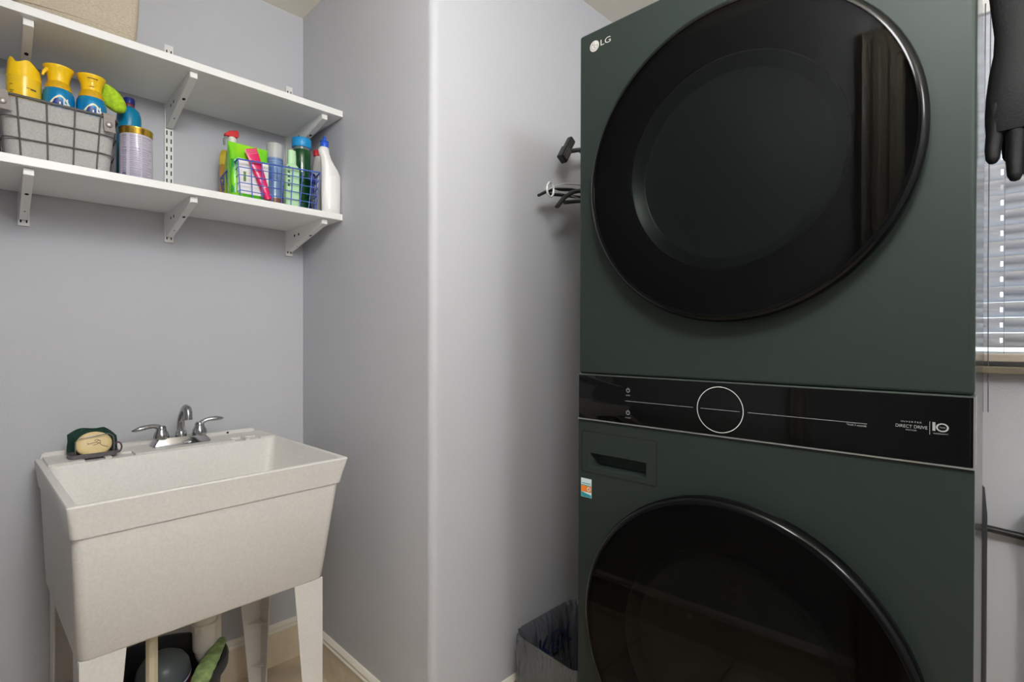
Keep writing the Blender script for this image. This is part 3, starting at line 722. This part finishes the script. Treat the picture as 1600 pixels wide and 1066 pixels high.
# lime scrub brush standing in the basket
br = empty('scrub_brush', (.2245, 1.748, ZL+.231), 'lime green fluffy scrub brush leaning beyond the blue cans', 'brush', rot=(math.radians(8), math.radians(49), math.radians(-6)))
def oval(prof, hx, hz, dy):
    m = MB().lathe(prof, (0, 0, 0), 'y', 40); m.v = [(x*hx, y+dy, z*hz) for x, y, z in m.v]; return m
oval([(0, -.015), (.55, -.0145), (.80, -.0125), (.95, -.008), (1.0, -.001), (.97, .004), (.85, .008), (0, .009)], .042, .0245, 0).build('scrub_head', M_lime, br, smooth=60)
oval([(0, 0), (.9, .001), (.95, .004), (.9, .008), (0, .009)], .038, .020, .008).build('brush_back', M_limed, br, smooth=50)

# blue bottle behind the tin
bb = empty('cleaner_bottle', (.2720, 1.805, ZL), 'teal blue round shouldered bottle with navy cap behind the gold rimmed tin', 'bottle')
MB().lathe([(.026, 0), (.0290, .004), (.0290, .200), (.0278, .217), (.0240, .229), (.0175, .236), (.0125, .239)], seg=36).build('body', M_teal, bb, smooth=50)
MB().lathe([(.0125, .239), (.013, .241), (.013, .247), (.0125, .248)], seg=28).build('red_collar', mat('dark_red_collar', (110, 44, 60), .4), bb)
MB().lathe([(.0138, .248), (.0138, .261), (.012, .2645), (0, .265)], seg=28).build('cap', M_navy, bb)
# tin
tn = empty('paint_tin', (.2700, 1.690, ZL), 'lilac labelled tin with gold rim beside the wire basket', 'tin')
rt = .0368
MB().lathe([(rt-.001, 0), (rt, .002), (rt, .122)], seg=48).build('body', M_tin, tn, smooth=40)
MB().lathe([(rt+.0002, .122), (rt+.0006, .123), (rt+.0006, .137), (rt+.0012, .1385), (rt+.0008, .1405), (rt-.002, .1405), (rt-.003, .137), (0, .1365)], seg=48).build('gold_rim', M_gold, tn, smooth=40)
w = wrap(0, 0, rt, math.atan2(-1.69, -.27)); m = MB(); random.seed(3)
z = .117
while z > .008:
    h = random.choice((.0012, .0012, .0018))
    if not .086 < z < .089:
        wrect(m, w, -.034, -.034+random.uniform(.010, .014), z, z+h, 4)
        wrect(m, w, -.014, random.uniform(.008, .012), z, z+h*.7, 6); wrect(m, w, .013, random.uniform(.026, .042), z, z+h*.7, 6)
    z -= random.choice((.0026, .0030, .0045))
tag(m.build('label_print', M_tinp, tn, smooth=0, fixn=False), kind='stuff')
m = MB(); ww = lambda s, z: w(s, z, .0007)
strip(m, lambda t: (-.0275+.0028*math.cos(2*PI*t), .0135+.0028*math.sin(2*PI*t)), lambda t: (-.0275+.0048*math.cos(2*PI*t), .0135+.0048*math.sin(2*PI*t)), 24, ww); m.build('round_mark', M_navy, tn, smooth=0, fixn=False)

# ------------------------------------------------------------------ blue plastic basket and what it holds
bk = empty('plastic_basket', (.635, 1.720, ZL), 'open blue plastic grid basket full of bottles at right of lower shelf', 'basket')
BX0, BX1, BY0, BY1 = .507-.635, .7560-.635, 1.641-1.72, 1.808-1.72
def bp(u, v, t):
    # u,v in 0..1 around plan; t height fraction; rim dips towards the back left
    hf = .113+.016*u; hb = .092+.02*u
    h = hf+(hb-hf)*v
    ins = .010*(1-t)
    x = BX0+ins+(BX1+.020*v-BX0-2*ins)*u; y = BY0+ins+(BY1-BY0-2*ins)*v
    return (x, y, .003+(h-.003)*t)
def around(t, n=14):
    P = [bp(i/n, 0, t) for i in range(n)]+[bp(1, i/n, t) for i in range(n)]+[bp(1-i/n, 1, t) for i in range(n)]+[bp(0, 1-i/n, t) for i in range(n)]
    return P
MB().tube(around(1), .0025, 8, True).build('rim', M_bplas, bk, smooth=60)
for t_ in (.02, .2, .4, .6, .8): MB().tube(around(t_, 6), .0014, 6, True).build('ring_bar', M_bplas, bk, smooth=60)
for i in range(1, 8):
    for v in (0, 1): MB().tube([bp(i/8+.02*(v == 0), v, t_/4) for t_ in range(5)], .0016, 6).build('upright_bar', M_bplas, bk, smooth=60)
for i in range(0, 7):
    for u in (0, 1): MB().tube([bp(u, i/6, t_/4) for t_ in range(5)], .0016, 6).build('upright_bar', M_bplas, bk, smooth=60)
for i in range(1, 7): MB().tube([bp(i/7, 0, .02), bp(i/7, 1, .02)], .0013, 6).build('floor_bar', M_bplas, bk, smooth=60)
ZI = ZL+.0075
# green pouch
po = empty('wipes_pouch', (.5500, 1.690, ZI), 'bright green wipes pouch with white front panel in blue basket', 'pouch')
def pouch_ring(z, hx, hy): return [(x, y, z) for x, y in rrect(-hx, hx, -hy, hy, min(hx, hy)*.6, 4)]
MB().loft([pouch_ring(0, .050, .014), pouch_ring(.01, .053, .021), pouch_ring(.05, .054, .0225), pouch_ring(.10, .054, .021), pouch_ring(.142, .055, .013), pouch_ring(.160, .0565, .004), pouch_ring(.167, .0570, .0018)]).build('pouch', M_pouch, po, smooth=50)
m = MB(); m.grid(lambda u, v: (-.036+.088*u, -.0236+.0016*(2*v-1)**2-(.0004), .014+.104*v), 8, 10); m.build('front_panel', M_whitep, po, smooth=60)
m = MB(); m.grid(lambda u, v: (-.052+.013*u, -.0222+.006*(1-u)**2, .012+.1*v), 3, 8); m.build('side_stripe', M_pouchd, po, smooth=60)
m = MB(); m.grid(lambda u, v: (-.020+.007*u, -.0243, .05+.030*v), 3, 3); m.build('panel_print', M_limed, po, smooth=0)
# pink tube
pk = empty('pink_tube', (.5975, 1.6555, ZI+.006), 'bright pink squeeze tube leaning in front of the green pouch', 'tube', rot=(0, math.radians(-19.5), 0))
rings = []
for z, hx, hy in ((.020, .0115, .0095), (.04, .0125, .009), (.08, .0150, .006), (.115, .0170, .003), (.135, .0180, .0014), (.152, .0182, .0011)):
    rings.append([(hx*math.cos(2*PI*i/24), hy*math.sin(2*PI*i/24), z) for i in range(24)])
MB().loft(rings).build('tube_body', M_pink, pk, smooth=50)
MB().lathe([(.0105, 0), (.0105, .012), (.0115, .020)], seg=24, sy=.82).build('cap', M_pink, pk, smooth=40)
m = MB(); m.grid(lambda u, v: ((-.009+.018*u)*(.72+.28*v), -.0096+.0062*v+.003*(2*u-1)**2*(1-v*.7), .034+.06*v), 6, 8); m.build('tube_print', M_pinkl, pk, smooth=60)
m = MB()
for k in range(3): m.tube([(-.0175, -.0016, .137+.005*k), (.0175, -.0016, .137+.005*k)], .0006, 5)
m.build('crimp_ridge', M_pinkl, pk)
# pale blue can with frosted cap
pc = empty('aerosol_can', (.6455, 1.732, ZI), 'pale blue can with frosted white cap in middle of blue basket', 'spray can')
rc_ = .0245
MB().lathe([(.0225, 0), (rc_, .003), (rc_, .030)], seg=36).build('base_band', M_brown, pc)
MB().lathe([(rc_, .030), (rc_, .158), (.0235, .163)], seg=36).build('body', M_can, pc, smooth=40)
MB().lathe([(rc_+.0006, .160), (rc_+.0006, .203), (.0235, .2075), (0, .2085)], seg=36).build('cap', M_frost, pc, smooth=40)
w = wrap(0, 0, rc_, math.atan2(-1.73, -.649)); m = MB()
for z, h in ((.152, .004), (.143, .0022), (.137, .0022), (.060, .003)): wrect(m, w, -.033, .033, z, z+h, 10)
wrect(m, w, -.018, .010, .085, .128, 8)
tag(m.build('label_print', M_canp, pc, smooth=0, fixn=False), kind='stuff')
# mint bottle
mi = empty('lotion_bottle', (.6745, 1.6690, ZI), 'mint green bottle with slim cap in front of teal capped bottle', 'bottle')
def mr(z, hx, hy, r=.008): return [(x, y, z) for x, y in rrect(-hx, hx, -hy, hy, r, 4)]
MB().loft([mr(0, .0205, .013), mr(.003, .022, .0145), mr(.118, .022, .0145), mr(.128, .019, .013), mr(.134, .013, .011)]).build('body', M_mint, mi, smooth=45)
MB().loft([mr(.1345, .0130, .0115, .009), mr(.160, .0128, .0112, .009), mr(.1785, .0120, .0105, .009), mr(.1795, .0105, .009, .008)]).build('cap', M_mint, mi, smooth=45)
m = MB()
for k in range(5): m.box(-.0180, -.0110, -.0151, -.0147, .060+.014*k, .068+.014*k)
tag(m.build('label_print', mat('mint_print', (84, 104, 84), .6), mi, smooth=0), kind='stuff')
# green bottle with teal cap
tbt = empty('mouthwash_bottle', (.7350, 1.7360, ZI), 'tall dark green bottle with wide teal cap in blue basket', 'bottle')
MB().lathe([(.027, 0), (.0305, .004), (.0305, .190), (.0295, .204), (.0272, .211)], seg=40).build('body', M_grn, tbt, smooth=45)
MB().lathe([(.0272, .211), (.0275, .222)], seg=40).build('clear_neck', mat('grey_clear_neck', (150, 164, 168), .15, trans=.5), tbt)
MB().lathe([(.0300, .219), (.0315, .222), (.0315, .246), (.0300, .2495), (.020, .2505), (0, .2505)], seg=40).build('cap', M_tealcap, tbt, smooth=40)
# navy scissors standing handles up
sci = empty('scissors', (.7400, 1.6640, ZI), 'navy handled scissors standing at right end of the blue basket', 'scissors', .5)
for s in (-1, 1):
    lp = [(s*.0075+.007*math.cos(a), 0, .105+.015*math.sin(a)) for a in [2*PI*k/20 for k in range(20)]]
    h = MB().tube(lp, .0028, 8, True); h.tube([(s*.006, 0, .091), (s*.003, 0, .07), (0, 0, .055)], .003, 8)
    h.build('handle', M_navy, sci, smooth=60)
    MB().add([(s*.004, s*.0008, .058), (-s*.003, s*.0008, .055), (-s*.001, s*.0008, .002), (s*.004, s*.0016, .058), (-s*.003, s*.0016, .055), (-s*.001, s*.0016, .002)], [(0, 1, 2), (3, 5, 4), (0, 3, 4, 1), (1, 4, 5, 2), (2, 5, 3, 0)]).build('blade', M_silver, sci, smooth=0)
# trigger spray with red head at back left
ts_ = empty('trigger_spray', (.5270, 1.7620, ZI), 'apple green trigger spray with red head behind the green pouch', 'spray bottle')
MB().lathe([(.018, 0), (.0205, .004), (.0205, .11), (.017, .15), (.0115, .178), (.0105, .19)], seg=28).build('body', M_apple, ts_, smooth=50)
MB().lathe([(.012, .188), (.012, .203), (.009, .207)], seg=20).build('collar', mat('pale_collar', (226, 226, 214), .4), ts_)
hd = MB(); hd.loft([[(x, y, z) for y, z in ((-.009, zb), (.009, zb), (.008, zt2), (-.008, zt2))] for x, zb, zt2 in ((-.022, .206, .213), (-.008, .206, .224), (.012, .206, .230), (.018, .210, .226))])
hd.build('spray_head', M_red, ts_, smooth=30, bevel=.002)
MB().tube([(-.014, 0, .208), (-.022, 0, .195), (-.022, 0, .178)], [.004, .0035, .003], 8).build('trigger', mat('grey_trigger', (120, 130, 126), .4), ts_, smooth=60)
# yellow bottle at far left
yb = empty('dropper_bottle', (.5280, 1.8380, ZL), 'small amber bottle with yellow cap standing behind the blue basket', 'bottle')
MB().lathe([(.0115, 0), (.0140, .004), (.0140, .135), (.0120, .145)], seg=28).build('body', mat('amber_plastic', (226, 160, 70), .35), yb, smooth=50)
MB().lathe([(.0140, .143), (.0152, .150), (.0150, .168), (.0125, .184), (.0075, .192), (0, .194)], seg=28).build('cap', mat('soft_yellow_cap', (236, 206, 60), .4), yb, smooth=50)
# red capped spray bottle by the wall
rs = empty('spray_bottle', (.8035, 1.7600, ZL), 'white spray bottle with red cap behind the bent neck bottle', 'spray bottle')
MB().lathe([(.016, 0), (.0175, .003), (.0175, .17), (.014, .20), (.0105, .222)], seg=28).build('body', M_wht, rs, smooth=50)
MB().loft([[(x, y, .222) for x, y in rrect(-.015, .011, -.009, .009, .005, 3)], [(x, y, .238) for x, y in rrect(-.017, .012, -.0095, .0095, .005, 3)], [(x, y, .2425) for x, y in rrect(-.014, .010, -.008, .008, .004, 3)]]).build('red_cap', M_red, rs, smooth=40)
# bent neck white bottle
wbt = empty('toilet_cleaner_bottle', (.7905, 1.6360, ZL), 'white bent neck cleaner bottle with blue cap at shelf end', 'bottle')
prof = [(0, 0, .0295, .0150, 0), (0, .003, .0318, .0165, 0), (0, .06, .0325, .0170, 0), (.0004, .108, .0325, .0170, 0), (.0, .130, .0320, .017, -.08), (-.004, .150, .0295, .0165, -.22), (-.0115, .168, .0260, .0160, -.38), (-.0205, .185, .0228, .0150, -.40), (-.0245, .199, .0190, .0140, -.25), (-.0228, .209, .0155, .0130, -.08), (-.0225, .214, .0128, .0122, 0)]
rings = []
for x, z, hx, hy, tl_ in prof:
    rings.append([(x+hx*math.cos(2*PI*i/32)*math.cos(tl_), hy*math.sin(2*PI*i/32), z-hx*math.cos(2*PI*i/32)*math.sin(tl_)*-1) for i in range(32)])
MB().loft(rings).build('body', M_wht, wbt, smooth=60)
m = MB(); m.grid(lambda u, v: (-.0225+.045*u, -.0174+.0078*(abs(2*u-1)**2.6)*1.0, .012+(.098+.014*math.sin(PI*u))*v), 12, 10); m.build('label_recess', mat('white_label', (238, 237, 236), .3), wbt, smooth=60)
cp_ = empty('t', (0, 0, 0), None, None); bpy.data.objects.remove(cp_)
MB().lathe([(.0128, .212), (.0132, .214), (.0128, .229), (.009, .234), (.0055, .236), (.005, .246), (.003, .250), (0, .2505)], (-.0225, 0, 0), seg=20).build('blue_cap', M_bcap, wbt, smooth=40)
MB().tube([(-.0225+.0125*math.cos(a), .0125*math.sin(a), .2315) for a in [2*PI*k/12 for k in range(12)]], .0016, 6, True).build('cap_ridge', M_bcap, wbt)

# ------------------------------------------------------------------ under the sink
bu = empty('bucket', (.300, 1.605, 0), 'dark grey round bucket on the floor beneath the tub', 'bucket')
RB = .158
MB().lathe([(0, 0), (.112, 0), (.116, .004), (.150, .300), (RB, .300), (RB+.006, .304), (RB+.006, .322), (RB+.002, .329), (RB-.006, .329), (RB-.010, .32), (.108, .01), (0, .008)], seg=56).build('shell', M_bucket, bu, smooth=40)
lug = MB().lathe([(.012, 0), (.012, .012), (.009, .015), (0, .015)], (RB-.004, .0, .300), 'x', 18).build('handle_lug', mat('grey_lug', (112, 110, 110), .4), bu, smooth=40)
jg = empty('detergent_jug', (.305, 1.560, .0125), 'grey blue dome shouldered jug with red and navy label in the bucket', 'jug')
MB().lathe([(.050, 0), (.056, .006), (.060, .26), (.0600, .318), (.0565, .338), (.046, .355), (.031, .365), (.013, .370), (0, .371)], seg=40).build('body', M_jug, jg, smooth=60)
w = wrap(0, 0, .0602, math.radians(-78)); m = MB(); strip(m, lambda t: (-.02+.085*t, .10), lambda t: (-.02+.085*t, .296+.022*t), 12, w); m.build('label', mat('navy_label', (40, 40, 84), .4), jg, smooth=0, fixn=False)
m = MB(); ww = lambda s, z: w(s, z, .001); strip(m, lambda t: (.006+.055*t, .105), lambda t: (.006+.055*t, .283+.020*t), 10, ww); m.build('red_label', mat('red_label', (168, 52, 62), .4), jg, smooth=0, fixn=False)
m = MB(); ww = lambda s, z: w(s, z, .0012); strip(m, lambda t: (-.02+.085*t, .288+.022*t), lambda t: (-.02+.085*t, .294+.022*t), 12, ww); m.build('label_stripe', M_whitep, jg, smooth=0, fixn=False)
pole = MB(); pole.lathe([(.0125, 0), (.0125, .515), (.0110, .517), (0, .517)], (0, 0, 0), seg=8)
po_ = pole.build('pole', mat('cream_pole', (206, 196, 168), .45), loc=(.2550, 1.418, 0), rot=(0, 0, .2), smooth=20)
tag(po_, 'straight cream pole standing between the tub\'s left front leg and bucket', 'pole')
# green microfibre duster lying over the bucket rim
def dus(u, v):
    P = [Vector((.453, 1.600, .336)), Vector((.428, 1.556, .345)), Vector((.398, 1.508, .347)), Vector((.372, 1.466, .344)), Vector((.350, 1.430, .332))]
    k = u*(len(P)-1); i = min(int(k), len(P)-2); t_ = k-i
    p = P[i]*(1-t_)+P[i+1]*t_
    d = (P[-1]-P[0]).normalized(); s = d.cross(Vector((0, 0, 1))).normalized()
    hw = .011+.012*min(1, u*2.0)*(1 if u < .9 else .8); a = 2*PI*v
    return tuple(p+s*hw*math.cos(a)+Vector((0, 0, 1))*.010*math.sin(a)+Vector((0, 0, .0015*math.sin(40*u+7*v))))
ds = MB().grid(dus, 24, 14)
n_ = 25
ds.f.append(tuple(j*n_ for j in range(14))); ds.f.append(tuple(j*n_+24 for j in range(13, -1, -1)))
o = ds.build('duster', M_cloth, smooth=60); tag(o, 'light green fluffy microfibre duster lying across the bucket rim', 'duster')

# ------------------------------------------------------------------ bin with bag in the gap beside the tower
bn = empty('waste_bin', (1.243, .952, 0), 'rectangular grey waste bin in the gap between tower and wall', 'bin')
def br_(z, hx, hy, r): return [(x, y, z) for x, y in rrect(-hx, hx, -hy, hy, r, 6)]
MB().loft([br_(0, .120, .105, .03), br_(.004, .122, .107, .03), br_(.290, .146, .130, .045), br_(.290, .142, .126, .042), br_(.01, .115, .100, .03)]).build('bin_body', M_bin, bn, smooth=40)
bg = empty('bin_bag', (1.243, .952, .012), 'crumpled grey plastic bag lining the waste bin, folded over its rim', 'bag')
def bagring(z, hx, hy, r, amp, seed, zamp=0):
    rnd = random.Random(seed); base = rrect(-hx, hx, -hy, hy, r, 18); out = []
    ph = [rnd.uniform(0, 6.28) for _ in range(6)]
    for i, (x, y) in enumerate(base):
        a = 2*PI*i/len(base); k = sum(math.sin(a*(5+6*j)+ph[j])/(1+.5*j) for j in range(5))*amp
        d = math.hypot(x, y); zz = z+zamp*(y/hy)+amp*.8*math.sin(a*13+ph[5])
        out.append((x*(1+k/d), y*(1+k/d), zz))
    return out
rings = [bagring(.085, .152, .136, .05, .006, 1), bagring(.17, .1535, .1375, .05, .0045, 2), bagring(.238, .154, .138, .05, .0035, 3), bagring(.283, .153, .137, .05, .0018, 4, .004), bagring(.293, .1495, .1335, .048, .0015, 5, .006),
         bagring(.284, .138, .122, .04, .0022, 6, .004), bagring(.22, .130, .114, .04, .005, 7), bagring(.12, .118, .100, .035, .008, 8), bagring(.03, .10, .082, .03, .004, 9)]
MB().loft(rings, False, True).build('bag_film', M_bag, bg, smooth=60)
V, FC = text_mesh('KEX', .095, .17); m = MB()
def bagt(x, y): return (.030-x*.9, .118+(y)*.12-.004, .185+y*1.0)
m.add([(.005+v.x*.9, .0930+.09*v.y, .222+v.y*.9) for v in V], FC); m.build('bag_print', M_bagp, bg, smooth=0, fixn=False)

# ------------------------------------------------------------------ hangers and hooks on the wall beside the tower
hk = empty('wall_hook', (1.490, YC, 1.800), 'black wall hook with angled ribbed clip, above the hangers', 'hook')
MB().box(-.02, .02, -.006, 0, -.035, .035).build('back_plate', M_hang, hk, smooth=0, bevel=.003)
MB().tube([(0, -.005, -.01), (0, -.06, -.015), (0, -.115, -.012), (0, -.125, .008)], .005, 10).build('hook_arm', M_hang, hk, smooth=60)
MB().tube([(0, -.004, .022), (-.05, -.045, .022), (-.115, -.068, .018), (-.165, -.07, .000)], .0075, 10).build('clip_arm', M_hang, hk, smooth=60)
cx, cz = -.121, -.012
def obox(mb, c, ax, L, hw, hy):
    a = Vector((ax[0], 0, ax[1])).normalized(); b = Vector((-a.z, 0, a.x)); c = Vector(c)
    mb.add([c+a*s*L+b*t*hw+Vector((0, u*hy, 0)) for s in (-1, 1) for t in (-1, 1) for u in (-1, 1)], [(0, 1, 3, 2), (4, 6, 7, 5), (0, 4, 5, 1), (2, 3, 7, 6), (0, 2, 6, 4), (1, 5, 7, 3)])
m = MB(); obox(m, (-.173, -.070, .018), (.55, .84), .026, .013, .010); obox(m, (-.196, -.070, -.018), (.55, .84), .025, .0165, .012)
m.build('ribbed_clip', M_hang, hk, smooth=0, bevel=.004)
m = MB()
for k in range(3): obox(m, (-.198+.006*k-.006, -.0825, -.018-.004*k+.004), (.55, .84), .018, .0012, .001)
m.build('clip_rib', mat('grey_clip_rib', (90, 88, 86), .4), hk, smooth=0)
def hanger(loc, rz, tipx, tipz, thick, m_, lab, style):
    h = empty('clothes_hanger', loc, lab, 'hanger', rz, group='hangers on the wall hook')
    hook = [(0, 0, 0)]+[(0+.018*math.cos(a)*1, 0, .050+.022*math.sin(a)) for a in [-PI/2+PI*1.25*k/12 for k in range(13)]]
    MB().tube([(0, 0, 0), (0, 0, .02)]+hook[1:], thick*.45, 8).build('hook', M_rivet if style != 'plastic' else m_, h, smooth=60)
    sh = MB()
    for s in (-1, 1):
        P = [(0, 0, 0), (s*tipx*.25, 0, tipz*.10), (s*tipx*.5, 0, tipz*.22), (s*tipx*.72, 0, tipz*.42), (s*tipx*.88, 0, tipz*.68), (s*tipx, 0, tipz)]
        sh.tube(P, [thick*1.0, thick, thick, thick, thick*.9, thick*.8], 10, flat=.6)
    sh.build('shoulders', m_, h, smooth=60)
    if style == 'plastic':
        b = MB()
        for s in (-1, 1):
            P = [(s*tipx*.86, 0, tipz*.80), (s*tipx*.6, 0, tipz*.62), (s*tipx*.3, 0, tipz*.45), (0, 0, tipz*.40)]
            b.tube(P, thick*.55, 8)
        b.build('lower_bar', m_, h, smooth=60)
    else:
        b = MB(); b.tube([(-tipx*.9, 0, tipz*.9), (tipx*.9, 0, tipz*.9)], thick*.6, 8)
        for s in (-1, 1):
            b.tube([(s*tipx+s*.016*math.cos(a)-s*.012, 0, tipz+.004+.022*math.sin(a)) for a in [2*PI*k/14 for k in range(14)]], thick*1.1, 6, True)
        b.build('wire_loops', m_, h, smooth=60)
hanger((1.484, 1.020, 1.692), .06, .284, -.104, .0115, M_hang, 'black plastic hanger with longest drooping shoulder, nearest the room', 'plastic')
hanger((1.484, 1.060, 1.692), .0, .302, -.062, .0095, M_hang, 'black plastic hanger with flatter shoulder, behind the drooping one', 'plastic')
hanger((1.484, 1.040, 1.706), .03, .294, -.064, .0032, M_hwire, 'white wire hanger with looped ends on the wall hook', 'wire')

# ------------------------------------------------------------------ window blind
bl = empty('venetian_blind', (XD+.012, 0, WZ0), 'white horizontal slat blind closed over the window right of tower', 'blind')
by0, by1 = W0+.006, W1-.006
holes = [(.044, .0500), (.098, .104), (-.36, -.354), (-.80, -.794)]
def slat_mesh():
    m = MB(); ca, sa = math.cos(math.radians(54)), math.sin(math.radians(54))
    ys = sorted([by0, by1]+[h for hh in holes for h in hh])
    cs = [-.025, -.016, -.0085, .0, .0085, .016, .025]
    def P(y, c):
        bow = .0045*(1-(c/.025)**2); return (-c*ca-bow*sa, y, c*sa)
    for i in range(len(ys)-1):
        hol = any(abs(ys[i]-a) < 1e-6 and abs(ys[i+1]-b) < 1e-6 for a, b in holes)
        for j in range(len(cs)-1):
            if hol and j in (2, 3): continue
            m.add([P(ys[i], cs[j]), P(ys[i+1], cs[j]), P(ys[i+1], cs[j+1]), P(ys[i], cs[j+1])], [(0, 1, 2, 3)])
    return m
z = .072; first = None
while z < WZ1-WZ0-.05:
    if first is None:
        first = slat_mesh().build('slat', M_slat, bl, smooth=60); o = first
        sd = first.modifiers.new('thick', 'SOLIDIFY'); sd.thickness = .0012
    else:
        o = first.copy(); COL.objects.link(o); o.parent = bl
    o.location = (0, 0, z); z += .0432
MB().box(-.030, .022, by0, by1, .012, .034).build('bottom_rail', M_rail, bl, smooth=0, bevel=.003)
MB().box(-.030, .026, by0, by1, WZ1-WZ0-.045, WZ1-WZ0-.002).build('head_rail', M_frame, bl, smooth=0, bevel=.003)
for y in (.041, .101, -.357, -.797):
    MB().tube([(-.0275, y, .02), (-.027, y, WZ1-WZ0-.03)], .0007, 5).build('ladder_string', M_line, bl)
for y in (.083, .090, .072):
    MB().tube([(-.044, y, -.13), (-.043, y+.002, .3), (-.032, y, WZ1-WZ0-.02)], .0012, 6).build('pull_cord', mat('grey_cord', (104, 100, 110), .7), bl)

# ------------------------------------------------------------------ cords behind the tower
cd = empty('power_cord', (XD, .0, .66), 'thick black power cord running along wall to a plug by the window', 'cord')
MB().tube([(-.20, .17, .02), (-.15, .14, .016), (-.06, .11, .005), (-.035, .07, .0), (-.030, .03, -.004), (-.030, -.002, -.006)], .0095, 10).build('cable', M_cord, cd, smooth=60)
MB().tube([(-.05, .088, .004), (-.043, .082, .003)], .0125, 10).build('cable_tie', M_cord, cd, smooth=60)
MB().loft([[(x, y, z) for x, y in rrect(-.055, -.001, -.052, -.004, .010, 4)] for z in (-.03, .055)]).build('plug', M_cord, cd, bevel=.004)
MB().tube([(-.03, -.012, -.028), (-.028, -.013, -.2), (-.028, -.012, -.45), (-.03, -.012, -.655)], .008, 10).build('hanging_cable', M_cord, cd, smooth=60)
hs = MB().tube([(1.86, .30, .84), (1.865, .20, .85), (1.87, .115, .835), (1.87, .083, .79), (1.87, .078, .72), (1.87, .078, .4), (1.87, .078, .008)], .0095, 12).build('drain_hose', mat('dark_grey_hose', (40, 42, 46), .4), smooth=60)
tag(hs, 'dark grey drain hose hanging straight down behind the tower', 'hose')

# ------------------------------------------------------------------ rubber gloves hanging beside the tower
def glove(loc, rz, lab, sc_=1.0, flip=1):
    g = empty('rubber_glove', loc, lab, 'glove', rz, group='black rubber gloves beside the tower')
    fingers = [(.036, -.245, -.262, -.322, .0105), (.012, -.250, -.272, -.348, .0115), (-.013, -.250, -.272, -.342, .0115), (-.037, -.240, -.258, -.308, .0105)]
    rings = []
    for z, hx, hy in ((0, .050, .018), (-.01, .049, .017), (-.06, .044, .014), (-.10, .040, .014), (-.13, .041, .015), (-.16, .046, .017), (-.20, .050, .018), (-.235, .051, .016), (-.258, .050, .012)):
        rings.append([(hx*math.cos(2*PI*i/28)*flip, hy*math.sin(2*PI*i/28), z) for i in range(28)])
    MB().loft(rings, False, True).build('palm_and_cuff', M_glove, g, smooth=70)
    for x, z0, z1, z2, r in fingers:
        x *= flip
        L = z2-z0; P = [(x, 0, z0+.03), (x, -.002, z0), (x*1.06, -.003, z0+L*.35), (x*1.10, -.001, z0+L*.65), (x*1.11, .004, z0+L*.88), (x*1.11, .006, z0+L*.97), (x*1.11, .007, z2)]
        MB().tube(P, [r*1.15, r*1.15, r*1.05, r*.98, r*.85, r*.55, r*.12], 16).build('finger', M_glove, g, smooth=70)
    P = [(.034*flip, -.004, -.150), (.050*flip, -.010, -.175), (.060*flip, -.014, -.205), (.062*flip, -.014, -.235), (.060*flip, -.013, -.250), (.059*flip, -.013, -.256)]
    MB().tube(P, [.013, .0135, .0125, .0115, .008, .002], 16).build('thumb', M_glove, g, smooth=70)
    g.scale = (sc_, sc_, sc_)
    return g
glove((1.235, -.002, 1.822), PI/2+.05, 'black rubber glove hanging fingers down, nearest the green tower', 1.06, -1)
glove((1.300, -.020, 1.826), PI/2-.02, 'black rubber glove hanging behind the first glove, by the blind', 1.02, -1)
gh = empty('glove_hook', (1.255, .0575, 1.852), 'small black magnetic hook on tower side carrying the gloves', 'hook', .0294)
MB().box(-.03, .03, -.004, -.0005, -.012, .012).build('magnet_plate', M_cord, gh, smooth=0, bevel=.001)
MB().tube([(0, -.003, 0), (0, -.06, -.004), (0, -.115, -.002), (0, -.122, .010)], .003, 8).build('hook_arm', M_cord, gh, smooth=60)

# ------------------------------------------------------------------ outlet on the left wall (seen mirrored in the washer door)
ou = empty('wall_outlet', (XE, .710, .250), 'cream double wall outlet on the left wall opposite the washer', 'outlet')
MB().box(0, .006, -.037, .037, -.06, .06).build('cover_plate', M_plate, ou, smooth=0, bevel=.002)
for z in (.022, -.022):
    s = MB().lathe([(.016, .006), (.016, .008), (0, .008)], (0, 0, z), 'x', 20).build('socket', M_casing, ou)
    MB().box(.008, .0084, -.007, -.005, z-.004, z+.006).box(.008, .0084, .005, .007, z-.004, z+.006).build('slots', M_hole, s, smooth=0)
